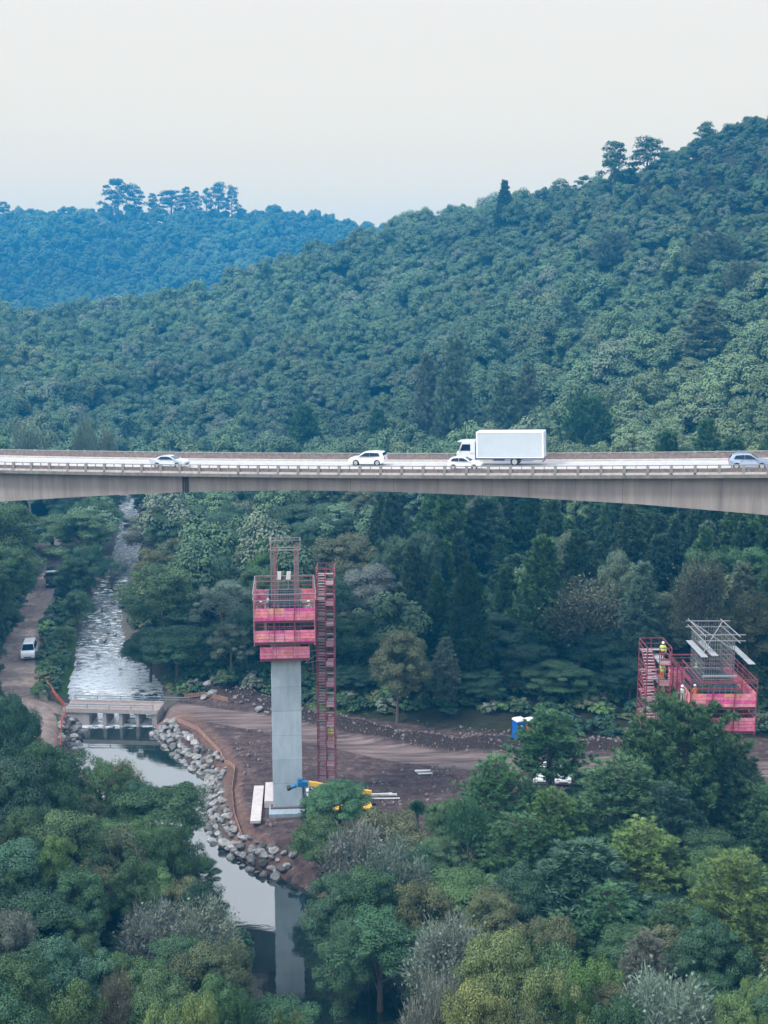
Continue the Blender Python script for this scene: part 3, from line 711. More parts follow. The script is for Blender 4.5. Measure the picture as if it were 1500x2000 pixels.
def panel(par, a, b, z0, z1, rnd, bias=None, boards=4):      # guard of horizontal pink planks between plan points a and b
    mb = MB(); a = np.array(a); b = np.array(b); L = np.linalg.norm(b-a); nb = max(2, int(round(L/1.5)))
    ang = math.atan2(b[1]-a[1], b[0]-a[0]); h = (z1-z0)/boards
    for r in range(boards):
        for k in range(nb):
            c = a + (b-a)*((k+.5)/nb)
            mi = int(rnd.choice(5, p=bias)) if bias is not None else int(rnd.choice(5, p=[.28,.36,.26,.06,.04]))
            mb.box((c[0], c[1], z0+h*(r+.5)), (L/nb-.035, .035+.006*((r+k) % 2), h-.035), ang, mi)
    return mb.build('guard_panel', PINK, par)
def pier(name, cx, fY, zb, ztop, w, dp, label):
    e = empty(name, (cx, fY, zb), 0, label, 'bridge pier')
    s = MB().box((0, dp/2, (ztop-zb)/2+.0), (w, dp, ztop-zb)).build('shaft', pierm, e, bevel=.06)
    MB().box((.75, dp/2, -.45), (w+2.3, dp+2.9, .9)).build('footing', mat('footing_concrete', (.26,.33,.37), .9, noise=.2, scale=2), e, bevel=.03)
    MB().box((0, dp/2, .035), (w+.5, dp+.6, .14)).build('base_joint', mat('base_dark', (.10,.07,.08), .9), e)
    return e
def rebar(par, w, dp, z0, z1, zmid, clusters=True):
    mb = MB()
    xs = np.linspace(-w/2+.12, w/2-.12, 13); ys = np.linspace(.15, dp-.15, 14)
    pts = [(x, y) for x in xs for y in (ys[0], ys[-1])] + [(x, y) for y in ys[1:-1] for x in (xs[0], xs[-1])]
    rr = random.Random(3)
    for x, y in pts:
        if clusters and abs(x) < w*.24: t = zmid
        else: t = z1
        mb.beam((x, y, z0), (x+rr.uniform(-.05,.05), y+rr.uniform(-.05,.05), t - rr.uniform(0, .5)), .028)
    for z in np.arange(z0+.3, zmid if clusters else z1-.8, .45):
        for y in (ys[0], ys[-1]): mb.beam((xs[0], y, z), (xs[-1], y, z), .025)
        for x in (xs[0], xs[-1]): mb.beam((x, ys[0], z), (x, ys[-1], z), .025)
    return mb.build('rebar', rebarm, par)
def platform(name, cx, fY, zb, w, dp, bands, ztop, label, seed, greytop=True):
    """bands: (z0, z1, half width, overhang) in world height"""
    e = empty(name, (cx, fY, zb), 0, label, 'work platform'); rnd = np.random.default_rng(seed)
    for bi, (z0, z1, hw, oh) in enumerate(bands):
        z0 -= zb; z1 -= zb; y0, y1 = -oh, dp+oh
        bias = [.22,.36,.22,.13,.07] if bi == 0 else None
        panel(e, (-hw, y0), (hw, y0), z0, z1, rnd, bias); panel(e, (-hw, y1), (hw, y1), z0, z1, rnd)
        panel(e, (-hw, y0+.03), (-hw, y1-.03), z0, z1, rnd); panel(e, (hw, y0+.03), (hw, y1-.03), z0, z1, rnd)
        d = MB(); zz = z0-.05
        g = w/2+.12
        for k in range(int((oh-.1)/.26)):
            for yy in (y0+.16+.26*k, y1-.16-.26*k): d.box((0, yy, zz), (2*hw-.08, .24, .05))
        nk = int((hw-g)/.26)
        for k in range(nk):
            for s in (-1, 1): d.box((s*(hw-.17-.26*k), dp/2, zz), (.24, dp+.2, .05))
        d.build('deck', plankm, e)
        br_ = MB()
        for yy in (y0+.2, dp*.25, dp*.75, y1-.2): br_.beam((-hw, yy, zz-.14), (hw, yy, zz-.14), .10, .20) if (yy < 0 or yy > dp) else (br_.beam((-hw, yy, zz-.14), (-w/2-.02, yy, zz-.14), .1, .2), br_.beam((w/2+.02, yy, zz-.14), (hw, yy, zz-.14), .1, .2))
        for s in (-1, 1): br_.beam((s*(hw-.1), y0, zz-.14), (s*(hw-.1), y1, zz-.14), .1, .2)
        br_.build('bracket', redst, e)
        # rails above the panels
        rl = MB(); up = [.35,.75] if bi else [.4,.9,1.25]
        for dz in up:
            for yy in (y0, y1): rl.beam((-hw, yy+.06*(1 if yy<0 else -1), z1+dz), (hw, yy+.06*(1 if yy<0 else -1), z1+dz), .05)
            for s in (-1, 1): rl.beam((s*(hw-.06), y0, z1+dz-.01), (s*(hw-.06), y1, z1+dz-.01), .05)
        rl.build('guard_rail', redst, e)
    z0 = bands[min(1, len(bands)-1)][0]-zb-.35; hw, oh = bands[0][2], bands[0][3]; zt = ztop-zb
    first = None
    for x in np.linspace(-hw+.04, hw-.04, 4):
        for yy in (-oh-.06, dp+oh+.06):
            edge = abs(x) > hw-.1; h = (zt if edge else zt-.9)
            mb = MB().beam((0,0,z0), (0,0,h), .075); o = mb.build('post', rosest if edge and greytop else redst, e); o.location = (x, yy, 0)
    for yy in (dp*.25, dp*.6, dp*.9):
        for s in (-1, 1):
            o = MB().beam((0,0,z0), (0,0,zt), .075).build('post', redst, e); o.location = (s*(hw+.055), yy, 0)
    rl = MB()
    tops_ = [zt-.02, zt-.6] if greytop else [zt-.02]
    for z in tops_:
        for yy in (-oh-.06, dp+oh+.06): rl.beam((-hw, yy, z), (hw, yy, z), .055)
        for s in (-1, 1): rl.beam((s*(hw+.055), -oh, z), (s*(hw+.055), dp+oh, z), .055)
    rl.build('top_rail', greyst if greytop else redst, e)
    # steel formwork round the fresh lift
    zf0 = bands[min(1, len(bands)-1)][1]-zb-.9; zf1 = bands[0][1]-zb+.25
    fm = MB()
    for yy in (-.14, dp+.14): fm.box((0, yy, (zf0+zf1)/2), (w+.5, .16, zf1-zf0))
    for s in (-1, 1): fm.box((s*(w/2+.14), dp/2, (zf0+zf1)/2), (.16, dp-.02+.1, zf1-zf0-.01))
    fo = fm.build('formwork', formm, e)
    rb = MB()
    for z in np.arange(zf0+.2, zf1, .55):
        for yy in (-.27, dp+.27): rb.beam((-w/2-.25, yy, z), (w/2+.25, yy, z), .08, .05)
    for x in np.linspace(-w/2-.1, w/2+.1, 7):
        for yy in (-.30, dp+.30): rb.beam((x, yy, zf0), (x, yy, zf1), .06)
    rb.build('rib', mat('form_rib', (.22,.25,.28), .5), fo)
    return e
# first pier
P1Y = 108.8; p1 = at(560.5, 1440, P1Y); P1X = p1[0]; P1Z = .75
ztp = at(560, 1225, P1Y)[2]
pr1 = pier('bridge_pier', P1X, P1Y, P1Z, ztp, 2.86, 5.0, 'tall unfinished pier of smooth blue grey concrete standing beside the river')
rebar(pr1, 2.86, 5.0, ztp-P1Z, at(560,1078,P1Y+1)[2]-P1Z, at(560,1150,P1Y)[2]-P1Z)
zf = lambda y, Y: at(560, y, Y)[2]
B1 = [(zf(1212,P1Y-1.5), zf(1188,P1Y-1.5), 2.88, 1.5), (zf(1254,P1Y-1.5), zf(1231,P1Y-1.5), 2.88, 1.5), (zf(1286,P1Y-1.0), zf(1263,P1Y-1.0), 2.33, 1.0)]
pf1 = platform('climbing_platform', P1X-.08, P1Y, P1Z, 2.86, 5.0, B1, zf(1160, P1Y-1.5), 'pink planked climbing platform with tall masts wrapped round the tall concrete pier', 5)
def masts(e):
    Z = lambda y, Y: zf(y, Y) - P1Z
    for px, Y in ((537,P1Y-.7),(577,P1Y-.7),(534,P1Y+.25),(580,P1Y+.25)):
        x = at(px, 1110, Y)[0] - (P1X-.08); y = Y-P1Y; z0 = B1[0][0]-P1Z; z1 = Z(1064, P1Y-.7)
        mb = MB()
        for dx in (-.14,.14): mb.beam((x+dx, y, z0), (x+dx, y, z1), .06)
        k = 0
        for z in np.arange(z0, z1-.5, .55): mb.beam((x-.14*(1 if k % 2 else -1), y, z), (x+.14*(1 if k % 2 else -1), y, z+.55), .035); k += 1
        mb.build('mast', mat('mast_rose', (.30,.14,.15), .6, noise=.3, scale=3), e)
    mb = MB(); y = -.7; z = Z(1074, P1Y-.7)
    xa = at(527, 1074, P1Y-.7)[0]-(P1X-.08); xb = at(585, 1074, P1Y-.7)[0]-(P1X-.08)
    for yy in (y-.1, .45): mb.beam((xa, yy, z), (xb, yy, z), .07)
    for x in (xa, xb):
        mb.beam((x, y, z-.02), (x, .45, z-.02), .07)
        for yy in (y-.1, .45): mb.beam((x, yy, z), (x, yy, z+.95), .06)
        mb.beam((x, y-.1, z+.93), (x, .45, z+.93), .05)
    for yy in (y-.1, .45): mb.beam((xa, yy, z+.93), (xb, yy, z+.93), .045)
    mb.build('mast_frame', mat('frame_grey', (.30,.24,.25), .6), e)
    for px in (546, 564.5):
        x = at(px, 1125, P1Y+1)[0]-(P1X-.08); za = Z(1132, P1Y+1); zb_ = Z(1116, P1Y+1)
        o = MB().add([(-.22,-.03,0),(.20,-.03,0),(.26,-.03,zb_-za),(-.12,-.03,zb_-za),(-.22,.03,0),(.20,.03,0),(.26,.03,zb_-za),(-.12,.03,zb_-za)],
                     [(0,1,2,3),(7,6,5,4),(0,4,5,1),(1,5,6,2),(2,6,7,3),(3,7,4,0)]).build('white_board', mat('board_white', (.78,.80,.80), .6), e)
        o.location = (x, 1.0, za)
        MB().beam((0, 0, -.9), (0, 0, .05), .06).build('board_stem', greyst, o)
masts(pf1)
pr1.rotation_euler.z = pf1.rotation_euler.z = R(4.6)
# second pier on the right
P2Y = 100.5; p2 = at(1412, 1385, P2Y-1.5); P2X = p2[0]; g2 = ground(P2X, P2Y)
zq = lambda y, Y: at(1412, y, Y)[2]
pr2 = pier('bridge_pier', P2X, P2Y, g2+.55, zq(1372, P2Y), 2.86, 5.0, 'shorter unfinished pier under the right hand pink platform, mostly behind pines')
rebar(pr2, 2.86, 5.0, zq(1372,P2Y)-g2-.55, zq(1222,P2Y+2.5)-g2-.55, 0, clusters=False)
B2 = [(zq(1381,P2Y-1.5), zq(1355,P2Y-1.5), 2.92, 1.5), (zq(1428,P2Y-1.5), zq(1402,P2Y-1.5), 2.86, 1.5)]
pf2 = platform('climbing_platform', P2X, P2Y, g2+.55, 2.86, 5.0, B2, zq(1330, P2Y-1.5), 'right hand pink planked platform with workers in hi-vis, above the pines', 9, greytop=False)
def cage_top(e):
    zb = g2+.55; mb = MB(); z = zq(1226, P2Y+2.5)-zb
    for dz in (0, -.55):
        for y in (.1, 4.9): mb.beam((-1.9, y, z+dz), (2.2, y, z+dz), .07)
        for x in (-1.5, 1.5): mb.beam((x, -.6, z+dz), (x, 5.6, z+dz), .07)
    mb.beam((-1.5, .1, z-1.6), (1.5, 4.9, z), .05); mb.beam((1.5, .1, z-1.6), (-1.5, 4.9, z), .05)
    mb.build('upper_frame', greyst, e)
    for x, y0, y1, dz in ((-1.62, -.9, 4.5, -1.75), (-.75, -1.0, 3.6, -1.6), (2.45, -1.2, 4.6, -2.3)):
        pb = MB()
        for k in (-1, 0, 1): pb.box((x+.2*k, (y0+y1)/2, z+dz), (.19, y1-y0, .05))
        pb.build('loose_plank', palem, e)
    MB().beam((-1.9, -1.45, zq(1321, P2Y-1.5)-zb), (1.1, -1.45, zq(1321, P2Y-1.5)-zb), .09, .16).build('white_beam', palem, e)
    # inner red frames that carry the formwork
    fr = MB(); z0 = B2[0][0]-zb; 
    for x in (-1.9, 1.9):
        for y in (-.5, 2.5, 5.5): fr.beam((x, y, z0), (x, y, z0+2.2), .08)
        fr.beam((x, -.5, z0+2.2), (x, 5.5, z0+2.2), .08); fr.beam((x, -.5, z0+1.2), (x, 5.5, z0+1.2), .06)
    for y in (-.5, 5.5): fr.beam((-1.9, y, z0+1.9), (1.9, y, z0+1.9), .07); fr.beam((-1.9, y, z0+1.4), (1.9, y, z0+1.4), .06)
    fr.build('inner_frame', redst, e)
cage_top(pf2)

def stair_tower(name, x0, y0, z0, z1, w, dp, label, flight=2.08):
    e = empty(name, (x0, y0, z0), 0, label, 'stair tower'); H = z1-z0
    for x in (0, w*.5, w):
        for y in (0, dp):
            o = MB().beam((0,0,0), (0,0,H), .085 if x != w*.5 else .06).build('post', redst, e); o.location = (x, y, 0)
    n = int(round(H/flight)); fl = (H-1.0)/n
    lg = MB()
    for k in range(n+1):
        for dz in ((0, .5, 1.0) if k < n+1 else (0,)):
            z = k*fl+dz
            if z > H: continue
            for y in (0, dp): lg.beam((0, y, z), (w, y, z), .05)
            for x in (0, w): lg.beam((x, 0, z-.01), (x, dp, z-.01), .05)
    for k in range(n):
        for x in (0, w):
            a, b_ = ((0, dp) if k % 2 else (dp, 0))
            lg.beam((x, a, k*fl+.05), (x, b_, (k+1)*fl-.05), .05)
    lg.build('ledger', redst, e)
    rnd = np.random.default_rng(4)
    for k in range(n):
        mb = MB(); nt_ = 9; up = True
        for i in range(nt_):
            f = (i+.5)/nt_
            y = .45 + (dp-.9)*f; mb.box((w*.27, y, k*fl + fl*f), (w*.42, .24, .045), 0, 0)
        mb.beam((w*.055, .35, k*fl+.02), (w*.055, dp-.35, k*fl+fl), .05, .16, 1); mb.beam((w*.485, .35, k*fl+.02), (w*.485, dp-.35, k*fl+fl), .05, .16, 1)
        mb.build('stair_flight', [mat('tread_rose', (.48,.31,.34), .7), redst], e)
        ld = MB(); z = (k+1)*fl
        ld.box((w*.5, dp-.22, z-.03), (w-.1, .44, .05)); ld.box((w*.27, .2, k*fl+.02), (w*.46, .34, .05)); ld.box((w*.75, dp*.5, z-.55), (w*.42, dp-.2, .05))
        l_ = ld.build('landing', palem if k % 3 else rosest, e)
        kb = MB()
        for j in range(3): kb.box((w*.75, .035, z-.50+.21*j), (w*.42, .03, .17), 0, int(rnd.integers(0,3)))
        kb.build('kick_board', [rosest, mat('board_palepink', (.55,.36,.42), .7), mat('board_rose', (.5,.22,.28), .7)], l_)
    return e
T1Y = 111.5; t1 = at(618.5, 1300, T1Y)
tx0 = at(619, 1330, T1Y)[0]; tx1 = at(653, 1330, T1Y)[0]; tzt = at(636, 1112, T1Y)[2]; tg = ground((tx0+tx1)/2, T1Y+1)
st1 = stair_tower('stair_tower', tx0, T1Y, tg, tzt, tx1-tx0, 2.9, 'tall dark red stair tower standing beside the tall concrete pier')
T2Y = 101.5; ux0 = at(1263, 1330, T2Y)[0]; uzt = at(1280, 1266, T2Y)[2]; ug = ground(ux0+.9, T2Y+1)
st2 = stair_tower('stair_tower', ux0, T2Y, ug, uzt, 2.15, 3.4, 'red stair tower at the left of the right hand platform, rising out of the pines')
tie = MB()
for y_ in (1375, 1395, 1290, 1312, 1230, 1440):
    z = at(600, y_, T1Y)[2]; 
    tie.beam((0, 0, z), (tx0+.05-(P1X+1.43), .8, z+.05), .05)
tie.beam((0,0,at(600,1395,T1Y)[2]), (tx0-(P1X+1.43), .8, at(600,1375,T1Y)[2]), .05); tie.beam((0,0,at(600,1312,T1Y)[2]), (tx0-(P1X+1.43), .8, at(600,1295,T1Y)[2]), .05)
tie.v = [(a[0], a[1]+2.9, a[2]-tg) for a in tie.v]; tie.v = [(a[0]+(P1X+1.43)-tx0, a[1], a[2]) for a in tie.v]
tie.build('wall_tie', greyst, st1)

# ------------------------------------------------------------------ people
def figure(pose):
    V = []; E = []; Rr = []; reg = []
    def nd(p, r, par=None, g=1):
        V.append(p); Rr.append(r); i = len(V)-1
        if par is not None: E.append((par, i)); reg.append(g)
        return i
    lean = pose.get('lean', 0.0)
    def up(x, y, z):      # upper body leans forward (+y) about the hips
        h = z-.92; return (x, y + h*math.sin(lean), .92 + h*math.cos(lean))
    pel = nd((0,0,.95), .145); spn = nd(up(0,0,1.15), .135, pel, 2); chs = nd(up(0,.01,1.36), .165, spn, 2)
    nk = nd(up(0,.01,1.50), .062, chs, 3); hd0 = nd(up(0,.03,1.60), .085, nk, 3); hd1 = nd(up(0,.025,1.72), .092, hd0, 3)
    for s in (-1, 1):
        k = pose.get('step', .0)*s; kl = pose.get('knee', 0.0)
        hip = nd((s*.10,0,.88), .10, pel, 1); kn = nd((s*.11, .04+k*.5+kl*.25, .50), .072, hip, 1)
        an = nd((s*.11, k*.8-.02, .10), .05, kn, 1); toe = nd((s*.12, k*.8+.15, .045), .042, an, 0)
        sh = nd(up(s*.20,.0,1.42), .075, chs, 2); ar = pose.get('arm', (.25, .12))[0 if s < 0 else -1]
        el = nd(up(s*.27, .02+ar*.3, 1.15+ar*.12), .052, sh, 2); wr = nd(up(s*.26, .06+ar*1.0, .95+ar*.55), .036, el, 2)
        pm = nd(up(s*.255, .09+ar*1.15, .88+ar*.62), .036, wr, 3)
        base = np.array(V[pm]); d = np.array(V[pm])-np.array(V[wr]); d = d/np.linalg.norm(d); sd = np.array((0, 1, 0)) - d*d[1]; sd = sd/np.linalg.norm(sd); inn = np.cross(d, sd)*s
        for q, ln in ((-.030,.072),(-.010,.082),(.010,.078),(.030,.060)):
            f0 = nd(tuple(base+d*.045+sd*q), .010, pm, 3); f1 = nd(tuple(base+d*(.045+ln*.55)+sd*q*1.1+inn*.008), .009, f0, 3); nd(tuple(base+d*(.045+ln*.9)+sd*q*1.1+inn*.028), .008, f1, 3)
        t0 = nd(tuple(base+sd*.038+d*.0), .011, pm, 3); nd(tuple(base+sd*.058+d*.045+inn*.012), .009, t0, 3)
    me = bpy.data.meshes.new('person'); me.from_pydata(V, E, [])
    o = bpy.data.objects.new('person', me); C.objects.link(o)
    bpy.context.view_layer.update()
    sk = o.modifiers.new('skin', 'SKIN'); sk.use_smooth_shade = True
    lay = me.skin_vertices[0] if len(me.skin_vertices) else None
    if lay is None:
        bpy.context.view_layer.objects.active = o; bpy.ops.mesh.customdata_skin_add(); lay = me.skin_vertices[0]
    for i, r in enumerate(Rr): lay.data[i].radius = (r, r*(.72 if i in (1, 2, 0) else 1))
    lay.data[0].use_root = True
    ss = o.modifiers.new('sub', 'SUBSURF'); ss.levels = 1; ss.render_levels = 1
    dg = bpy.context.evaluated_depsgraph_get(); m2 = bpy.data.meshes.new_from_object(o.evaluated_get(dg))
    bpy.data.objects.remove(o); bpy.data.meshes.remove(me)
    hdp = np.array(V[hd0])*.5+np.array(V[hd1])*.5
    for v in m2.vertices:                      # nose and chin
        q = np.array(v.co)-hdp
        if abs(q[0]) < .03 and q[1] > .05 and abs(q[2]+.01) < .03: v.co.y += .02
    A = np.array([V[a] for a, b in E]); B = np.array([V[b] for a, b in E]); G = np.array(reg)
    mi = []
    for p in m2.polygons:
        c = np.array(p.center); ab = B-A; t = np.clip(((c-A)*ab).sum(1)/(ab**2).sum(1), 0, 1)
        mi.append(int(G[np.argmin(np.linalg.norm(c-A-ab*t[:, None], axis=1))]))
    m2.materials.clear()
    for _ in range(4): m2.materials.append(None)
    m2.polygons.foreach_set('material_index', mi)
    return m2, hdp, up
skinm = mat('skin', (.42,.24,.17), .6); bootm = mat('boot', (.03,.025,.02), .8)
hivis = mat('hivis_yellow', (.55,.72,.10), .6); orangec = mat('work_orange', (.75,.24,.05), .7); navy = mat('work_navy', (.04,.055,.11), .8)
greyc = mat('work_grey', (.42,.42,.45), .8); whiteh = mat('helmet_white', (.82,.83,.82), .35); darkred = mat('work_maroon', (.24,.05,.06), .8); greenc = mat('work_green', (.16,.34,.22), .7)
FIG = {k: figure(v) for k, v in (('stand', dict(arm=(.05, .12), step=.04)), ('work', dict(arm=(.38, .42), step=.06, lean=.30)), ('walk', dict(arm=(.25, -.12), step=.20, knee=.2)))}
def person(loc, yaw, pose, top, legs, label, vest=None, group=None):
    m2, hdp, up = FIG[pose]
    o = bpy.data.objects.new('person', m2); C.objects.link(o)
    o.location = loc; o.rotation_euler = (0, 0, yaw); tag(o, label, 'person', group)
    for i, mt in enumerate((bootm, legs, top, skinm)):
        o.material_slots[i].link = 'OBJECT'; o.material_slots[i].material = mt
    h = MB(); n = 14; rows = [(.118,-.005),(.128,.02),(.122,.075),(.09,.125),(.04,.15)]
    vs = []; fs = []
    for r, z in rows:
        for k in range(n): a = 2*math.pi*k/n; vs.append((hdp[0]+r*math.cos(a), hdp[1]+r*1.12*math.sin(a)+(.05 if z < 0 and math.sin(a) > .3 else 0), hdp[2]+.03+z))
    for i in range(len(rows)-1):
        for k in range(n): fs.append((i*n+k, i*n+(k+1) % n, (i+1)*n+(k+1) % n, (i+1)*n+k))
    fs.append(tuple((len(rows)-1)*n+k for k in range(n))); fs.append(tuple(range(n-1,-1,-1)))
    h.add(vs, fs).build('helmet', whiteh, o, smooth=True)
    if vest:
        v = MB(); vs = []; fs = []; n = 16; rows = [(.98,.185,.135),(1.15,.188,.140),(1.32,.212,.150),(1.43,.20,.135),(1.49,.11,.10)]
        for z, rx, ry in rows:
            for k in range(n): a = 2*math.pi*k/n; vs.append(up(rx*math.cos(a), ry*math.sin(a)+.005, z))
        for i in range(len(rows)-1):
            for k in range(n): fs.append((i*n+k, i*n+(k+1) % n, (i+1)*n+(k+1) % n, (i+1)*n+k))
        ve = v.add(vs, fs).build('vest', vest, o, smooth=True)
        b = MB()
        for z in (1.08, 1.22):
            vs = []; fs = []
            for dz in (0, .05):
                for k in range(n): a = 2*math.pi*k/n; vs.append(up(.200*math.cos(a), .155*math.sin(a)+.005, z+dz))
            for k in range(n): fs.append((k, (k+1) % n, n+(k+1) % n, n+k))
            b.add(vs, fs)
        b.build('reflective_band', mat('band_silver', (.75,.76,.74), .3), ve)
    return o
d2 = B2[0][0]; g_ = 'workers on the building site'
def pp(px, Y, z): q = at(px, 1350, Y); return (q[0], Y, z)
person(pp(1334, P2Y+.6-1.2, d2), R(150), 'work', navy, greyc, 'worker in navy and pale vest stooping at the left edge of the right hand platform', mat('vest_pale', (.70,.76,.62), .6))
person(pp(1357, P2Y-.75, d2), R(20), 'stand', orangec, orangec, 'worker in plain orange overalls on the right hand platform')
person(pp(1358, P2Y+5.9, d2), R(160), 'stand', greenc, navy, 'worker in yellow green vest and green sleeves at the back of the right hand platform', hivis)
fl2 = (uzt-ug-1.0)/int(round((uzt-ug)/2.08))
for (px, k, frac, tp, lg, lab) in ((1299, -1, .55, hivis, darkred, 'topmost of the three workers climbing the right hand stair tower'),
                                   (1300, -2, .6, hivis, orangec, 'middle worker with orange trousers on the right hand stair tower'),
                                   (1299, -3, .65, hivis, orangec, 'lowest of the three workers on the right hand stair tower')):
    n_ = int(round((uzt-ug)/2.08)); z = ug + (n_+k+1)*fl2 - .525
    q = at(px, 1330, T2Y+1.2); person((ux0+2.15*.75, T2Y+1.1, z), R(170), 'stand', tp, lg, lab, hivis)
n1_ = int(round((tzt-tg)/2.08)); f1 = (tzt-tg-1.0)/n1_
kk = int(round((at(645, 1452, T1Y)[2]-tg)/f1))
person((tx0+(tx1-tx0)*.75, T1Y+.9, tg+kk*f1-.525), R(175), 'stand', hivis, orangec, 'worker in yellow vest and orange trousers low on the tall stair tower', hivis)
d1 = B1[0][0]
person((at(515, 1180, P1Y-.9)[0], P1Y-.9, d1), R(100), 'work', darkred, navy, 'worker in maroon shirt at the left end of the tall pier platform')
person((at(523, 1180, P1Y-.2)[0], P1Y-.3, d1), R(-60), 'stand', navy, greyc, 'worker in navy shirt facing the formwork on the tall pier platform')
person((at(608, 1180, P1Y-.7)[0], P1Y-.7, d1), R(90), 'work', greyc, orangec, 'worker in pale shirt and orange trousers at the right end of the tall pier platform')
q = on(1021, 1506, .7); person((q[0], q[1], ground(q[0], q[1])), R(200), 'walk', orangec, hivis, 'worker in orange jacket walking in the clearing left of the parked white cars', hivis)

# ------------------------------------------------------------------ site things
def toilet(px, py, col, label, white_sign=True):
    q = on(px, py, .7); e = empty('portable_toilet', (q[0], q[1], ground(q[0], q[1])), R(24), label, 'portable toilet')
    m_ = mat('plastic_'+('blue' if white_sign else 'orange'), col, .45)
    md = mat('plastic_deep_'+('blue' if white_sign else 'orange'), tuple(c*.8 for c in col), .45)
    MB().box((0,0,.06), (1.16,1.16,.12)).build('base', trimb, e)
    cb = MB()
    for s in (-1, 1): cb.box((s*.53, 0, 1.12), (.06, 1.08, 2.0))
    cb.box((0, .53, 1.12), (1.0, .06, 2.0)); cb.box((0, -.51, 2.06), (1.0, .05, .12)); cb.box((-.46,-.51,1.06), (.10,.05,1.88)); cb.box((.46,-.51,1.06), (.10,.05,1.88))
    for s in (-1, 1):
        for k in range(5): cb.box((s*.568, -.4+.2*k, 1.1), (.02, .06, 1.7))
    cb.build('cabin', m_, e)
    d = MB().box((0,-.515,1.06), (.80,.045,1.86)).build('door', md, e); MB().box((.30,-.555,1.05), (.05,.05,.14)).build('door_handle', whiteh, d)
    MB().box((-.02,-.545,1.62), (.34,.012,.14)).build('door_plate', mat('plate_white', (.8,.82,.84), .5), d)
    rf = MB(); rows = [(.62,2.12),(.60,2.24),(.48,2.36),(.22,2.43)]; vs = []; fs = []
    for r, z in rows: vs += [(-r,-r,z),(r,-r,z),(r,r,z),(-r,r,z)]
    for i in range(3):
        for k in range(4): fs.append((i*4+k, i*4+(k+1) % 4, (i+1)*4+(k+1) % 4, (i+1)*4+k))
    fs += [(12,13,14,15),(3,2,1,0)]
    rf.add(vs, fs).build('roof', mat('toilet_roof', (.74,.78,.80), .5), e, bevel=.03)
    MB().tube([(.38,.38,2.2),(.38,.38,2.62)], .055, 10).build('vent_pipe', trimb, e)
toilet(1013, 1459, (.01,.14,.55), 'blue portable toilet with white roof beside the orange one')
toilet(1034.5, 1459, (.45,.14,.08), 'orange red portable toilet with white roof, half behind a pine', False)

def crane():
    a = on(592, 1596, .5); b = on(745, 1590, .5); d = b-a; yaw = math.atan2(d[1], d[0])
    e = empty('crane_truck', (a[0], a[1], ground(a[0], a[1])+.05), yaw, 'truck mounted crane with yellow boom and blue head, behind the bush at the tall pier', 'crane truck')
    fr = MB()
    for s in (-1, 1): fr.box((3.6, s*.42, .85), (7.0, .16, .26))
    fr.build('chassis', trimb, e)
    MB().box((4.3, 0, 1.08), (4.6, 2.35, .14)).build('load_bed', mat('bed_yellow', (.62,.38,.05), .6, noise=.2), e)
    MB().prism([(.1,.55),(.1,1.7),(.35,2.45),(1.7,2.45),(1.7,.55)], -1.1, 1.1).build('cab', white, e, bevel=.05)
    MB().box((.19,0,2.05), (.06,1.9,.6), M=Matrix.Rotation(R(18), 3, 'Y')).build('windscreen', glass, e)
    for s in (-1, 1): MB().box((1.0, s*1.105, 2.0), (1.0,.03,.55)).build('side_window', glass, e)
    for x in (.95, 4.6, 5.8):
        for s in (-1, 1): wheel(e, x, s*.95, .48, .32)
    pt = MB(); pt.tube([(2.1,0,.9),(2.1,0,2.7)], .24, 12); pt.box((2.1,0,2.75), (.6,.55,.35)); pt.build('crane_column', mat('crane_yellow', (.70,.42,.06), .5, noise=.15), e)
    bm_ = MB(); bm_.beam((6.6,.0,2.2), (2.1,.0,3.05), .34, .42); bm_.beam((2.5,.0,3.0), (.55,.0,3.42), .30, .40); bo = bm_.build('boom', MATS['crane_yellow'], e)
    hd = MB(); hd.box((-.0,0,3.4), (1.0,.5,.55)); hd.box((-.25,0,3.78), (.4,.35,.25)); hd.tube([(-.6,0,3.25),(-1.15,0,3.05)], .20, 12); hd.build('boom_head', mat('crane_blue', (.01,.13,.30), .45), bo, bevel=.05)
    MB().tube([(-1.15,0,3.05),(-1.5,0,2.95)], .26, 12).build('hook_block', trimb, bo)
    og = MB()
    for s in (-1, 1):
        og.beam((2.1, 0, .95), (2.1, s*1.6, .95), .2, .2); og.beam((2.1, s*1.6, 1.0), (2.1, s*1.6, .05), .12); og.box((2.1, s*1.6, .03), (.4,.4,.06))
    og.build('outrigger', MATS['crane_yellow'], e)
crane()
def slab(q0, q1, w, z, h, label, dark_end=False):
    a = on(*q0, z); b = on(*q1, z); d = b-a; L = np.hypot(d[0], d[1]); yaw = math.atan2(d[1], d[0]); c = (a+b)/2
    e = empty('precast_panel', (c[0], c[1], ground(c[0], c[1])), yaw, label, 'concrete panel', 'pale precast panels by the tall pier')
    p = MB().box((0, 0, h/2+.12), (L, w, h)).build('panel', mat('pale_concrete', (.50,.45,.44), .85, noise=.15, scale=2), e, bevel=.03)
    bt = MB()
    for x in (-L*.35, 0, L*.35): bt.box((x, 0, .06), (.12, w*.95, .16))
    bt.build('bearer', plankm, e)
slab((506,1538), (499,1607), 1.0, .65, .30, 'long pale concrete panel lying on the ground left of the tall pier')
slab((527,1532), (525,1569), .85, .95, .75, 'short pale concrete panel squeezed between the long panel and the tall pier')
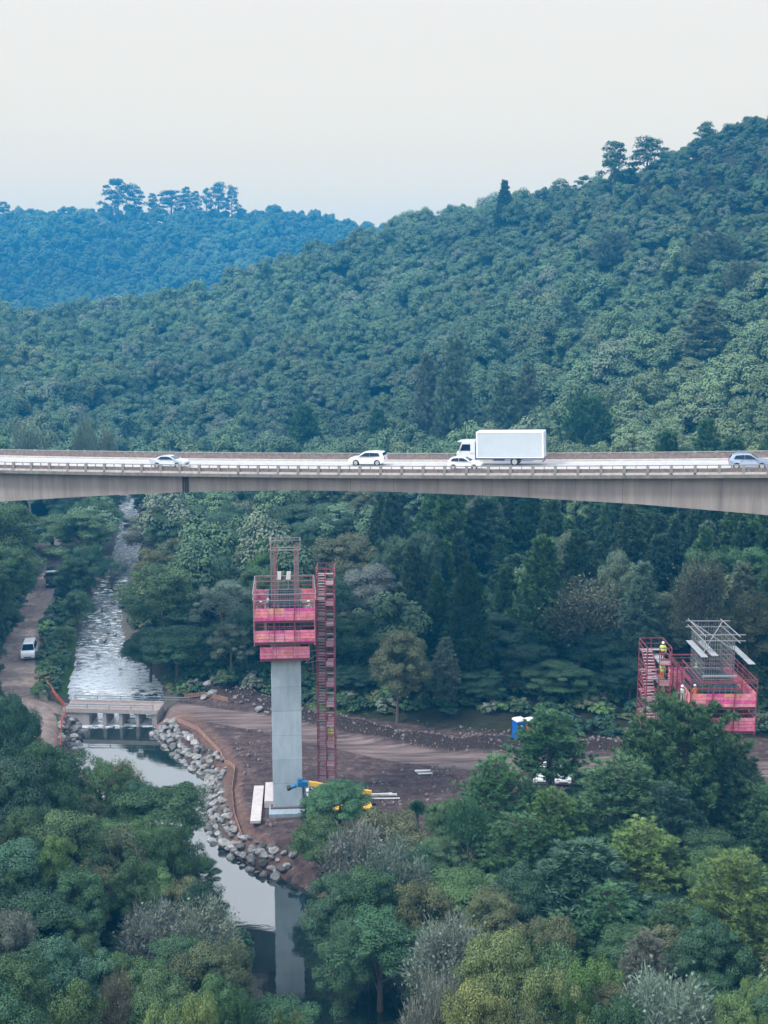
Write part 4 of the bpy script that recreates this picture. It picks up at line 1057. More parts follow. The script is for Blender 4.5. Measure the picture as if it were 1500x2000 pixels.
def site_pile(px, py, col, label, sx, n, seed):
    q = on(px, py, .5); e = empty('timber_pile', (q[0], q[1], ground(q[0], q[1])), R(8), label, 'timber pile'); rr = random.Random(seed)
    for k in range(n):
        o = MB().box((0,0,0), (sx*rr.uniform(.6,1), .22, .07)).build('board', mat('site_board', col, .8, noise=.2), e)
        o.location = (rr.uniform(-.3,.3), rr.uniform(-.4,.4), .05+.075*k); o.rotation_euler = (0,0,rr.uniform(-.15,.15))
site_pile(746, 1558, (.62,.60,.58), 'pale boards lying in a small pile on the bare clearing', 3.0, 6, 2)
site_pile(825, 1511, (.45,.36,.34), 'thin flat stack of brownish boards on the churned soil', 1.7, 4, 5)

# ------------------------------------------------------------------ low bridge over the river
def low_bridge():
    zt = .02; a = on(128, 1387, zt); b = on(301, 1391, zt); fa = on(141, 1368, zt); fb = on(301, 1369, zt)
    yaw = math.atan2(b[1]-a[1], b[0]-a[0]); L = np.hypot(*(b-a)[:2]); W = 3.6
    e = empty('low_bridge', (a[0], a[1], -2.0), yaw, 'low concrete road bridge with four openings over the river', 'bridge')
    cm = mat('low_bridge_concrete', (.36,.325,.31), .9, noise=.2, scale=2); T = 2.0+zt
    MB().box((L/2, W/2, T-.15), (L+.8, W, .30)).build('deck', cm, e, bevel=.02)
    MB().box((L/2, .12, T+.12), (L+.7, .24, .24)).build('kerb', cm, e); MB().box((L/2, W-.12, T+.12), (L+.7, .24, .24)).build('kerb', cm, e)
    MB().box((L/2, W/2, T+.012), (L+.75, W-.6, .03)).build('road_surface', mat('bridge_dirt', (.30,.24,.23), .95, noise=.3, scale=2), e)
    X = lambda px: (on(px, 1405, -1.0)[0]-a[0])/math.cos(yaw)
    for px, wd in ((203,.42),(235,.40),(268,.40),(302,.6)):
        MB().box((X(px), W/2, (T-.30)/2-.5), (wd, W-.3, T-.30+1.0)).build('bridge_pillar', mat('pillar_concrete', (.30,.28,.27), .9, noise=.25, scale=2), e, bevel=.04)
    MB().box((X(166)-1.0, W/2, (T-.30)/2-.5), (2.8, W-.3, T-.30+1.0)).build('abutment', MATS['pillar_concrete'], e)
    for y, x0, x1 in ((.12, -.1, L*.99), (W-.12, 0, L+3.6)):
        r = MB()
        for z in (.28, .58): r.tube([(x0, y, T+.2+z), (x1, y, T+.2+z)], .04 if z < .5 else .06, 8)
        ro = r.build('handrail', mat('rail_bluegrey', (.17,.23,.27), .5, .3), e)
        for x in np.linspace(x0+.05, x1-.05, 5 if y < 1 else 6): MB().beam((x, y, T+.0), (x, y, T+.78), .07).build('rail_post', MATS['rail_bluegrey'], ro)
low_bridge()

def net_fence(pts, h, label, nm_=None):
    P = [np.array((p[0], p[1], ground(p[0], p[1]))) for p in pts]; o = P[0]
    # resample
    Q = [P[0]]
    for a, b in zip(P[:-1], P[1:]):
        k = max(1, int(np.linalg.norm(b-a)/1.6))
        for i in range(1, k+1):
            c = a+(b-a)*i/k; Q.append(np.array((c[0], c[1], ground(c[0], c[1]))))
    e = empty('net_fence', o, 0, label, 'net fence', 'orange safety net fences')
    rr = random.Random(len(Q)); nb = MB(); hs = [h*rr.uniform(.75,1.05) for _ in Q]
    for i, c in enumerate(Q):
        MB().beam(tuple(c-o-np.array((0,0,.3))), tuple(c-o+np.array((0,0,h+.1))), .05).build('stake', plankm, e)
    for i in range(len(Q)-1):
        a, b = Q[i]-o, Q[i+1]-o
        for k in range(4):
            f = .1+.9*k/3
            nb.beam(tuple(a+np.array((0,0,hs[i]*f))), tuple(b+np.array((0,0,hs[i+1]*f ))), .03, .07)
        for k in range(10):
            f = k/10; c = a+(b-a)*f; hh = hs[i]*(1-f)+hs[i+1]*f
            nb.beam(tuple(c+np.array((0,0,.06))), tuple(c+np.array((0,0,hh))), .05, .03)
    nb.build('net', nm_ or netm, e)
net_fence([on(x, y, .5) for x, y in ((303,1389),(340,1397),(385,1424),(430,1463),(459,1500),(453,1545),(458,1585),(472,1612))], .50, 'faded orange net fence curving along the top of the boulder bank', netf)
net_fence([on(x, y, .5) for x, y in ((128,1394),(119,1420),(118,1450),(117,1508))], 1.2, 'tall orange net fence at the left end of the low bridge')
net_fence([on(x, y, .9) for x, y in ((92,1338),(108,1354),(140,1366))], .7, 'low orange net fence between the dirt track and the far end of the low bridge')
net_fence([on(x, y, .5) for x, y in ((360,1362),(400,1362),(445,1374))], .6, 'low faded orange net fence right of the low bridge handrail', netf)

# ------------------------------------------------------------------ boulders
rockm = bpy.data.materials.new('boulder'); rockm.use_nodes = True
def _rock():
    nt = rockm.node_tree; n = nt.nodes; l = nt.links; p = n['Principled BSDF']; p.inputs['Roughness'].default_value = .9
    oi = n.new('ShaderNodeObjectInfo'); r = n.new('ShaderNodeValToRGB'); e = r.color_ramp.elements
    cs_ = [(0,(.09,.085,.08)),(.3,(.19,.19,.19)),(.6,(.29,.29,.29)),(.85,(.25,.225,.205)),(1,(.42,.43,.44))]
    while len(e) < len(cs_): e.new(.5)
    for k, (a, c) in enumerate(cs_): e[k].position = a; e[k].color = (*c, 1)
    l.new(oi.outputs['Random'], r.inputs['Fac'])
    tc = n.new('ShaderNodeTexCoord'); t = n.new('ShaderNodeTexNoise'); t.inputs['Scale'].default_value = 3.5; t.inputs['Detail'].default_value = 7; l.new(tc.outputs['Object'], t.inputs['Vector'])
    mr = n.new('ShaderNodeMapRange'); mr.inputs['From Min'].default_value = .3; mr.inputs['From Max'].default_value = .7; mr.inputs['To Min'].default_value = .6; mr.inputs['To Max'].default_value = 1.3; l.new(t.outputs['Fac'], mr.inputs['Value'])
    mx = n.new('ShaderNodeMix'); mx.data_type = 'RGBA'; mx.blend_type = 'MULTIPLY'; mx.inputs['Factor'].default_value = 1; l.new(r.outputs['Color'], mx.inputs['A']); l.new(mr.outputs[0], mx.inputs['B']); l.new(mx.outputs['Result'], p.inputs['Base Color'])
    b = n.new('ShaderNodeBump'); b.inputs['Strength'].default_value = .5; b.inputs['Distance'].default_value = .1; l.new(t.outputs['Fac'], b.inputs['Height']); l.new(b.outputs['Normal'], p.inputs['Normal'])
_rock()
ROCKS = []
for k in range(7):
    bm = bmesh.new(); bmesh.ops.create_icosphere(bm, subdivisions=3, radius=.5); rr = np.random.default_rng(k+20)
    pl = rr.normal(size=(11, 3)); pl /= np.linalg.norm(pl, axis=1)[:, None]; of = rr.uniform(.30, .44, 11)
    for v in bm.verts:
        c = np.array(v.co)
        for _ in range(2):
            for nv, o_ in zip(pl, of):
                d = c @ nv - o_
                if d > 0: c = c - nv*d*.92
        v.co = c + rr.normal(size=3)*.006
    me = bpy.data.meshes.new('boulder'); bm.to_mesh(me); bm.free(); me.materials.append(rockm); ROCKS.append(me)
NR = [0]
def rock(x, y, s, label, group, sink=.18, z=None):
    rr = random.Random(NR[0]*17+3); NR[0] += 1
    o = bpy.data.objects.new('boulder', ROCKS[rr.randrange(7)]); C.objects.link(o)
    zz = ground(x, y) if z is None else z
    sx, sy, sz = s*rr.uniform(.85,1.35), s*rr.uniform(.8,1.2), s*rr.uniform(.65,.95)
    o.location = (x, y, zz + sz*(.5-sink)); o.scale = (sx, sy, sz); o.rotation_euler = (rr.uniform(-.3,.3), rr.uniform(-.3,.3), rr.uniform(0,6.28))
    tag(o, label, 'boulder', group)
def bank_rocks(line, side, rows, step, smin, smax, label, group, seed):
    rr = random.Random(seed)
    for a, b in zip(line[:-1], line[1:]):
        d = b-a; L = np.hypot(d[0], d[1]); n = np.array((d[1], -d[0]))/L*side; k = int(L/step)
        for j in range(rows):
            for i in range(k):
                f = (i+rr.uniform(.1,.9))/k; q = a[:2]+d[:2]*f + n*(-.25+j*step*.78+rr.uniform(-.2,.2))
                rock(q[0], q[1], rr.uniform(smin, smax)*(1.15 if j < 2 else .9), label, group)
RB = [on(x, y, -2) for x, y in ((301,1432),(345,1476),(380,1500),(412,1523))]
RB2 = [on(x, y, -2) for x, y in ((412,1527),(404,1560),(402,1592),(425,1646),(455,1672),(485,1694),(556,1718))]
bank_rocks(RB[::-1], 1, 4, .78, .6, 1.25, 'grey boulder in the steep rock bank right of the low bridge', 'boulders right of the low bridge', 1)
bank_rocks(RB2[::-1], 1, 4, .74, .5, 1.1, 'pale boulder in the rock bank between the river bend and the tall pier', 'boulders on the river bend', 2)
LB = [on(x, y, -2) for x, y in ((152,1470),(150,1445),(163,1424))]
bank_rocks(LB[::-1], 1, 4, .9, .6, 1.1, 'dark boulder on the river bank left of the low bridge openings', 'boulders left of the low bridge', 3)
for a in ((405,1353,1.5),(416,1362,1.2),(398,1364,1.0),(506,1391,1.0),(522,1396,.8),(497,1386,.6),(472,1378,.7),(459,1372,.6)):
    q = on(a[0], a[1], .6); rock(q[0], q[1], a[2], 'pale rock lying along the far edge of the dirt access road', 'rocks along the access road')
rr = random.Random(12)
for k in range(20):
    Y0_ = rr.uniform(0, 1); py = 1180+Y0_*118; fx = rr.uniform(0, 1)
    lx = np.interp(py, [1170,1220,1270,1300], [180,160,148,146]); rx = np.interp(py, [1170,1220,1270,1300], [242,236,250,285])
    q = on(lx+(rx-lx)*fx, py, .1); rock(q[0], q[1], rr.uniform(.4,1.0), 'dark wet rock breaking the surface of the rapids upstream of the low bridge', 'rocks in the rapids', z=np.interp(py, [1170,1220,1270,1300], [.6,.2,-.2,-1.0])-.05)
for k in range(22):
    q = on(rr.uniform(95,150), rr.uniform(1262,1335), .3); 
    if fields(np.array([q[0]]), np.array([q[1]]))[4][0] > .3: rock(q[0], q[1], rr.uniform(.4,.9), 'grey stone on the bushy strip between the track and the rapids', 'stones beside the rapids')

# ------------------------------------------------------------------ trees
barkm = mat('bark', (.10,.085,.07), .9, noise=.35, scale=5); barkp = mat('pale_bark', (.24,.22,.20), .9, noise=.3, scale=5)
leafm = leaf_material('foliage', .12); needlem = leaf_material('needles', .10, .6); hillm = leaf_material('hill_foliage', .0, .7, .84, 1.18); twigm = leaf_material('twigs', .0, .8)
def quads(name, c, nrm, ln, wd, mtl, rg, axis=None, var=None, parent=None, link=True):
    """one leaf-shaped quad per centre c, with normal nrm, length ln, width wd"""
    N = len(c); nrm = nrm/np.linalg.norm(nrm, axis=1)[:, None]
    if axis is None: axis = rg.normal(size=(N, 3))
    t = axis - nrm*(axis*nrm).sum(1)[:, None]; t /= np.linalg.norm(t, axis=1)[:, None] + 1e-9
    b = np.cross(nrm, t)
    ln = np.broadcast_to(ln, (N,))[:, None]; wd = np.broadcast_to(wd, (N,))[:, None]
    bend = nrm*ln*.12
    v = np.stack([c - t*ln/2 - bend, c + b*wd/2, c + t*ln/2 - bend, c - b*wd/2], 1).reshape(-1, 3).astype(np.float32)
    me = bpy.data.meshes.new(name)
    me.vertices.add(4*N); me.vertices.foreach_set('co', v.ravel())
    me.loops.add(4*N); me.loops.foreach_set('vertex_index', np.arange(4*N, dtype=np.int32))
    me.polygons.add(N); me.polygons.foreach_set('loop_start', np.arange(0, 4*N, 4, dtype=np.int32)); me.polygons.foreach_set('loop_total', np.full(N, 4, np.int32))
    me.update(calc_edges=True)
    a = me.attributes.new('leafvar', 'FLOAT', 'FACE'); a.data.foreach_set('value', (rg.random(N) if var is None else np.clip(var, 0, 1)).astype(np.float32))
    me.materials.append(mtl)
    return me
def unit(v): return v/(np.linalg.norm(v, axis=-1, keepdims=True)+1e-9)
def clump_leaves(cen, rad, per, rg, size, flat=.75, upb=.35, rnd_=.38):
    cs_, ns_, ss_, vs_ = [], [], [], []
    for c, r in zip(cen, rad):
        d = unit(rg.normal(size=(per, 3))); d[:, 2] = np.where(d[:, 2] < -.35, -d[:, 2]*.5, d[:, 2]); d = unit(d)
        q = rg.uniform(.55, 1.08, per)[:, None]
        p = c + d*q*r*np.array([1, 1, flat]); cs_.append(p)
        ns_.append(unit(d + rnd_*rg.normal(size=(per, 3)) + np.array([0, 0, upb])))
        ss_.append(rg.uniform(.65, 1.35, per)*size); vs_.append(np.clip(rg.normal(.5, .17, per)+rg.normal(0, .16), 0, 1))
    return np.concatenate(cs_), np.concatenate(ns_), np.concatenate(ss_), np.concatenate(vs_)
def limbs(cen, H, r0, rg, base=.35, mt=None, nl=9):
    mb = MB(); top = np.array([rg.normal()*.15, rg.normal()*.15, H*.72])
    mid = np.array([rg.normal()*.12, rg.normal()*.12, H*.36])
    mb.tube([(0,0,-.6), (0,0,.0), mid, top], [r0*1.5, r0*1.1, r0*.75, r0*.3], 8)
    for c in cen[rg.permutation(len(cen))[:nl]]:
        f = rg.uniform(.25, .85); s = mid*(1-f)+top*f if f > .4 else mid*(f/.4)*1.0 + np.array([0,0,0])*(1-f/.4)
        e = np.array(c)*.92 + np.array([0,0,-.2]); m_ = s*.45+e*.55; m_[2] -= .25
        mb.tube([s, m_, e], [r0*.42, r0*.26, r0*.08], 5, cap=False)
    return mb
PROTO = {}
def broad(key, seed, H=10., Rr=4.0, zlo=2.4, ncl=62, per=150, size=.36, dome=.62, gap=.0, open_=False, stems=1):
    rg = np.random.default_rng(seed); cen = []; rad = []
    zc = (H+zlo)/2; rz = (H-zlo)/2
    lob = [(unit(rg.normal(size=3)), rg.uniform(.18,.55)) for _ in range(8)]
    while len(cen) < ncl:
        d = unit(rg.normal(size=3)); 
        if d[2] < -.55 and rg.random() < .8: continue
        k = rg.uniform(.42, .86)
        for ld, la in lob: k *= 1 + la*max(0, d @ ld - .3)
        zz = zc + d[2]*rz*k*.86; wr = Rr*k*(.86 if d[2] < 0 else .86)*(1.0 - dome*.35*max(0, d[2]))
        c = np.array([d[0]*wr, d[1]*wr, min(zz, H-.6)])
        r = rg.uniform(.55, 1.4)*(Rr/4.0)*(1.0 if ncl > 40 else 1.25)
        cen.append(c); rad.append(r)
    cen = np.array(cen)
    c, n_, s_, v_ = clump_leaves(cen, rad, per, rg, size)
    me = quads(key, c, n_, s_, s_*.62, leafm, rg, var=v_)
    tr = limbs(cen, H, .22*(H/10), rg)
    PROTO.setdefault(key, []).append((me, tr, barkm, H, 2*Rr))
def pine(key, seed, H=12., Rr=3.0, zlo=2.2, dens=1.0, col=None, blade=.62, wide=.13, shape=.8, top=True):
    rg = np.random.default_rng(seed); cs_, ax_, vs_ = [], [], []; mb = MB()
    mb.tube([(0,0,-.6),(0,0,0),(.05,.03,H*.5),(0,0,H-.3)], [.30,.24,.15,.03], 8)
    z = zlo
    while z < H-.5:
        f = (z-zlo)/(H-zlo); L0 = Rr*((1-f)**shape)*min(1.0, .55+f*3.0) + .28
        nb = int(rg.integers(7, 11)); a0 = rg.uniform(0, 6.28)
        for k in range(nb):
            a = a0 + 6.283*k/nb + rg.normal()*.25; L = L0*rg.uniform(.70, 1.12); rise = rg.uniform(.30,.80) + .25*f
            d = np.array([math.cos(a), math.sin(a), 0.]); s = np.array([0, 0, z+rg.normal()*.1])
            pts = [s, s + d*L*.55 + np.array([0,0,L*rise*.35]), s + d*L + np.array([0,0,L*rise*.95])]
            mb.tube(pts, [.05,.03,.012], 4, cap=False)
            nt_ = max(2, int(L/.34*dens))
            for i in range(nt_):
                g = .32 + .72*(i+rg.random())/nt_
                p = (pts[0]*(1-g)**2*1 + 2*pts[1]*g*(1-g) + pts[2]*g*g) if g <= 1 else pts[2]+(pts[2]-pts[1])*.3*(g-1)
                p = p + rg.normal(size=3)*np.array([.20,.20,.16])
                nn = int(20*dens)+6; dirn = unit(d*.45 + np.array([0,0,.95]) + rg.normal(size=3)*.22)
                bl = unit(dirn + rg.normal(size=(nn, 3))*.42)
                cs_.append(p + bl*blade*.42); ax_.append(bl); vs_.append(np.clip(rg.normal(.5,.15,nn)+rg.normal()*.18, 0, 1))
        z += rg.uniform(.40, .58)
    if top:
        for k in range(5):
            nn = 16; bl = unit(np.array([0,0,1.0]) + rg.normal(size=(nn,3))*.5); cs_.append(np.array([0,0,H-.9+.2*k])+bl*.2); ax_.append(bl); vs_.append(rg.random(nn)*.4+.55)
    c = np.concatenate(cs_); ax = np.concatenate(ax_); v = np.concatenate(vs_); N = len(c)
    me = quads(key, c, np.cross(ax, unit(rg.normal(size=(N,3)))), blade*rg.uniform(.75,1.2,N), wide, needlem, rg, axis=ax, var=v)
    PROTO.setdefault(key, []).append((me, mb, barkm, H, 2*Rr))
def twiggy(key, seed, H=9., Rr=3.8, zlo=2.0, ncl=58, tw=95, lf=26, leafy=.5):
    rg = np.random.default_rng(seed); cen = []; zc = (H+zlo)/2; rz = (H-zlo)/2
    while len(cen) < ncl:
        d = unit(rg.normal(size=3)); 
        if d[2] < -.4: continue
        k = rg.uniform(.45, .95); cen.append(np.array([d[0]*Rr*k*.9, d[1]*Rr*k*.9, zc+d[2]*rz*k*.9]))
    cen = np.array(cen); cs_, ax_, ln_, wd_, vs_ = [], [], [], [], []
    for c in cen:
        out = unit(c - np.array([0,0,zlo*.8])); b0 = rg.normal()*.16
        a = unit(out + np.array([0,0,.35]) + rg.normal(size=(tw,3))*.75); q = rg.uniform(-.2, 1.15, tw)[:, None]
        cs_.append(c + a*q + rg.normal(size=(tw,3))*.30); ax_.append(a); ln_.append(rg.uniform(.5,1.1,tw)); wd_.append(rg.uniform(.035,.075,tw)); vs_.append(rg.normal(.55,.18,tw)+b0)
        cs_.append(c + rg.normal(size=(lf,3))*.75); ax_.append(rg.normal(size=(lf,3))); ln_.append(rg.uniform(.2,.4,lf)); wd_.append(rg.uniform(.15,.26,lf)); vs_.append(rg.normal(.35,.15,lf)+b0)
    c = np.concatenate(cs_); ax = np.concatenate(ax_); N = len(c)
    me = quads(key, c, np.cross(unit(ax), unit(rg.normal(size=(N,3)))), np.concatenate(ln_), np.concatenate(wd_), twigm, rg, axis=ax, var=np.concatenate(vs_))
    PROTO.setdefault(key, []).append((me, limbs(cen, H, .20, rg, nl=22), barkp, H, 2*Rr))
def ridge(key, seed, H=16., Rr=5.0, ncl=30, zlo=5.0):
    rg = np.random.default_rng(seed); cen = []; rad = []
    for k in range(ncl):
        f = k/ncl; z = zlo + (H-zlo)*(f**.8)*.96; rr_ = Rr*(1-.55*f)*rg.uniform(.35,1.0); a = k*2.4+rg.normal()*.4
        cen.append([rr_*math.cos(a), rr_*math.sin(a), z+rg.normal()*.3]); rad.append(rg.uniform(1.0,1.9))
    cen = np.array(cen); c, n_, s_, v_ = clump_leaves(cen, rad, 120, rg, .50, flat=.78)
    me = quads(key, c, n_, s_, s_*.6, leafm, rg, var=v_)
    PROTO.setdefault(key, []).append((me, limbs(cen, H, .3, rg, nl=20), barkm, H, 2*Rr))
def yucca(key, seed):
    rg = np.random.default_rng(seed); N = 900; d = unit(rg.normal(size=(N,3))); d[:,2] = np.where(d[:,2] < -.3, -d[:,2], d[:,2])
    c = np.array([0,0,2.4]) + d*rg.uniform(.5,1.0,N)[:, None]*.8
    me = quads(key, c, np.cross(d, unit(rg.normal(size=(N,3)))), .9, .10, needlem, rg, axis=d)
    PROTO.setdefault(key, []).append((me, MB().tube([(0,0,-.4),(0,0,2.4)], [.2,.15], 8), barkm, 3.5, 2.6))
for s in (1,2,3,4,5): broad('broad', s, ncl=74+6*s, per=640, size=.150+.008*(s % 3))
for s in (11,12): broad('airy', s, H=11, Rr=3.6, zlo=3.6, ncl=50, per=520, size=.145)
for s in (21,22,23): broad('bushy', s, H=6, Rr=3.2, zlo=.4, ncl=56, per=420, size=.135)
for s in (31,32,33,34): pine('pine', s, H=13, shape=.72, dens=1.15, blade=.50, wide=.05)
pine('high_pine', 36, H=13, zlo=4.6, shape=.8, dens=1.25, blade=.52, wide=.06)
for s in (41,): pine('round_pine', s, H=12, Rr=4.6, zlo=3.0, shape=.42, dens=1.35, blade=.55, wide=.065)
for s in (51,52): twiggy('grey', s)
for s in (61,62): twiggy('dead', s, H=12, Rr=3.4, zlo=1.0, ncl=70, tw=80, lf=40)
for s in (71,72,73): ridge('ridge', s)
yucca('yucca', 81)
for s in (91,92,93,94): pine('cone', s, H=16, Rr=3.4, zlo=1.5, shape=.85, dens=1.15, blade=.75, wide=.10)

TREES = []          # x, y, crown radius of every tree placed
TINT = {'dark': (.050,.108,.050), 'deep': (.036,.084,.050), 'mid': (.078,.145,.060), 'olive': (.110,.135,.068), 'light': (.150,.215,.082), 'yellow': (.165,.215,.075),
        'bright': (.092,.172,.055), 'grey': (.145,.170,.138), 'brown': (.118,.130,.088), 'bluegreen': (.058,.122,.068), 'pine': (.082,.168,.072), 'pinelight': (.125,.215,.072), 'pinedark': (.062,.115,.072), 'pale': (.150,.190,.138), 'hillpine': (.155,.215,.150)}
BUILT = {}
NT = [0]
def tree(kind, x, y, h, w, tint, label, name='tree', group=None, cat='tree', zg=None):
    rr = random.Random(NT[0]*31+7); NT[0] += 1
    lst = PROTO[kind]; k = rr.randrange(len(lst)); me, tr, bk, H0, W0 = lst[k]
    if (kind, k) not in BUILT:
        o = tr.build('trunk', bk, smooth=True); BUILT[(kind, k)] = o.data; bpy.data.objects.remove(o)
    zg = ground(x, y) if zg is None else zg
    e = empty(name, (x, y, zg), rr.uniform(0, 6.28), label, cat, group); sc_ = (w/W0*rr.uniform(.95,1.05), w/W0*rr.uniform(.95,1.05), h/H0); e.scale = sc_
    c = np.array(TINT[tint] if isinstance(tint, str) else tint)*rr.uniform(.85,1.15); c = c*np.array((rr.uniform(.9,1.12), 1, rr.uniform(.9,1.1)))
    for nm, data in (('trunk', BUILT[(kind, k)]), ('crown', me)):
        o = bpy.data.objects.new(nm, data); C.objects.link(o); o.parent = e
        if nm == 'crown': o['tint'] = [float(q) for q in c]
    TREES.append((x, y, w/2))
    return e
def img_tree(kind, px, py, Y, wpx, tint, label, name='tree', group=None, hmin=4.0, cat='tree'):
    q = at(px, py, Y); zg = ground(q[0], Y); t = proj(q[0], Y, q[2])[2]; w = wpx*t/F
    h = max(hmin, q[2]-zg)
    return tree(kind, q[0], Y, h, w, tint, label, name, group, cat, zg)
# ------------------------------------------------------------------ trees the photo singles out
T = img_tree
# left slope in the foreground
LW = [
 ('broad',18,1362,98,130,'deep','dark tree cut by the left edge just below the dirt track junction'),
 ('broad',72,1448,94,120,'dark','dark rounded tree left of the tall orange net fence, second down the left slope'),
 ('broad',20,1490,88,170,'deep','wide dark tree at the left edge below the track junction tree'),
 ('bushy',118,1520,90,110,'dark','dark bushy tree just below the tall orange net fence'),
 ('airy',60,1565,84,130,'dark','narrow dark tree on the left slope beside the yellow tipped tree'),
 ('broad',128,1588,83,165,'mid','tree with pale leaf tips and a bright yellow green edge on the left slope'),
 ('airy',95,1625,79,95,'bright','slim bright green tree in front of the yellow tipped tree'),
 ('broad',15,1650,78,180,'bluegreen','wide blue green tree at the left edge at mid height of the slope'),
 ('broad',150,1705,77,130,'dark','dark tree next to the gap with the brown footpath'),
 ('broad',70,1745,73,190,'deep','large dense dark tree in the lower middle of the left slope'),
 ('bushy',12,1780,69,110,'grey','greyish leaved tree at the left edge low on the slope'),
 ('broad',95,1842,66,190,'bluegreen','large blue green tree near the bottom left corner'),
 ('broad',20,1880,62,170,'dark','dark tree at the very left edge near the bottom corner'),
 ('airy',150,1800,71,100,'mid','mid green airy tree along the footpath gap'),
 ('bushy',140,1925,60,150,'mid','mid green bushy tree at the bottom edge near the footpath'),
 ('broad',50,1965,56,170,'dark','dark tree cut by the bottom edge in the left corner'),
]
CL = [
 ('broad',298,1538,96,190,'dark','big rounded dark tree leaning over the river below the low bridge'),
 ('airy',195,1495,103,120,'olive','thin olive tree standing at the water left of the big rounded tree'),
 ('grey',240,1492,104,90,'olive','sparse feathery tree in front of the pool below the low bridge'),
 ('broad',378,1672,91,90,'dark','dark tree right of the big rounded tree, at the river bend'),
 ('airy',225,1600,94,110,'deep','dark slim tree under the left side of the big rounded tree'),
 ('broad',270,1706,84,130,'mid','mid green tree below the big rounded tree, left of the brownish one'),
 ('bushy',368,1716,83,115,'olive','brownish olive tree just above the grey twiggy trees'),
 ('grey',300,1775,76,150,'grey','left one of two pale grey twiggy trees on the left river bank'),
 ('grey',392,1768,77,165,'grey','right one of two pale grey twiggy trees on the left river bank'),
 ('bushy',452,1832,72,110,'olive','olive tree at the water edge opposite the pier reflection'),
 ('broad',265,1866,68,130,'mid','mid green tree in front of the left grey twiggy tree'),
 ('broad',420,1890,66,125,'mid','mid green tree in front of the right grey twiggy tree'),
 ('bushy',388,1932,61,110,'yellow','bright yellow green tree at the bottom edge left of the river'),
 ('bushy',318,1952,60,100,'light','light green bush at the bottom edge beside the bright yellow green tree'),
 ('bushy',470,1925,62,100,'dark','dark bush at the bottom edge beside the river'),
 ('bushy',560,1962,59,115,'mid','low round tree at the bottom edge in front of the dark water'),
 ('grey',225,1905,64,90,'brown','brownish twiggy tree at the foot of the footpath'),
]
CC = [
 ('pine',612,1540,104,60,'pine','small young pine at the right foot of the tall pier'),
 ('broad',664,1518,102,135,'pine','dense green tree hiding the crane truck right of the tall pier'),
 ('broad',622,1592,97,125,'mid','green tree on the river bank in front of the tall pier footing'),
 ('yucca',815,1562,104,46,'bluegreen','ball shaped blue green yucca in the clearing'),
 ('bushy',760,1588,97,165,'olive','wide dull olive tree at the near edge of the clearing'),
 ('grey',700,1622,90,165,'grey','grey twiggy tree right of the river bank tree'),
 ('grey',770,1650,87,150,'pale','pale twiggy tree in the middle of the near wood'),
 ('broad',655,1716,85,140,'bluegreen','blue green tree overhanging the water right of the pier reflection'),
 ('broad',720,1700,84,150,'dark','dark tree behind the trees that overhang the water'),
 ('airy',742,1770,79,180,'dark','tall dark tree over the glittering water near the bottom'),
 ('broad',676,1805,79,135,'bluegreen','lower blue green tree overhanging the water'),
 ('airy',858,1632,92,110,'mid','mid green slim tree right of the dull olive tree'),
 ('broad',900,1690,86,170,'mid','wide tree with yellowish green tops in the near wood'),
 ('bushy',820,1722,83,140,'olive','olive tree left of the yellowish topped tree'),
 ('grey',878,1806,74,170,'grey','bare looking grey tree in the middle of the bottom wood'),
 ('broad',985,1826,70,165,'light','light green tree with bright leaf tufts near the bottom middle'),
 ('grey',850,1905,65,140,'grey','grey twiggy tree at the bottom edge right of the river'),
 ('broad',930,1925,62,160,'yellow','yellow green tree at the bottom edge in the middle of the picture'),
 ('bushy',1030,1955,60,120,'olive','olive bush at the bottom edge right of the yellow green tree'),
 ('broad',960,1745,80,130,'olive','dull olive tree under the dark pines'),
]
PP = [
 ('high_pine',1074,1390,108,185,'pine','pointed young pine in front of the two portable toilets'),
 ('pine',968,1480,99,170,'pine','dark pine left of the pointed young pine'),
 ('pine',1080,1540,93,158,'pinelight','bright needled pine standing below the white parked cars'),
 ('pine',1243,1417,101,115,'pine','narrow pine with a twin top left of the round topped pine'),
 ('pine',1215,1482,95,262,'pine','broad pine in the middle of the right hand pines'),
 ('round_pine',1345,1376,99,240,'pine','large round topped pine hiding the foot of the right hand platform'),
 ('pine',1432,1462,98,183,'pinedark','dark pine right of the large round topped pine'),
 ('pine',1305,1537,92,183,'pinedark','dark pine in front of the large round topped pine'),
 ('pine',1255,1610,87,207,'pinelight','light green pine in the middle of the right hand pines'),
 ('cone',1140,1647,84,262,'pinedark','large open branched dark pine in the lower right wood'),
 ('pine',1010,1592,91,170,'pine','mid green pine at the left end of the pine group'),
 ('broad',1310,1745,83,170,'deep','dark leafy tree in the shade of the right hand pines'),
 ('pine',1440,1664,77,219,'pinelight','tall yellow green pine at the right edge near the bottom'),
 ('broad',1395,1625,88,140,'dark','dark leafy tree between the pines at the right edge'),
 ('bushy',1150,1888,67,125,'bright','round domed green tree at the bottom right'),
 ('broad',1240,1815,76,150,'dark','dark leafy tree above the grey twiggy tree at the bottom right'),
 ('grey',1310,1908,66,230,'pale','wide pale twiggy tree at the bottom right'),
 ('airy',1455,1900,64,120,'pinelight','light green tree in the bottom right corner'),
 ('pine',1190,1732,80,183,'pine','pine beside the large open branched dark pine'),
 ('pine',1488,1537,95,146,'pine','pine cut by the right edge below the right hand platform'),
 ('bushy',1085,1790,75,120,'olive','olive tree at the foot of the open branched pine'),
 ('bushy',1060,1900,65,120,'light','light green bush beside the round domed tree'),
 ('broad',1395,1790,74,130,'bluegreen','blue green tree left of the tall yellow green pine'),
 ('broad',1220,1935,61,130,'dark','dark bush at the bottom edge left of the wide pale twiggy tree'),
]
for row in LW: T(*row, group='trees on the left foreground slope')
for row in CL: T(*row, group='trees on the left river bank', hmin=3.0)
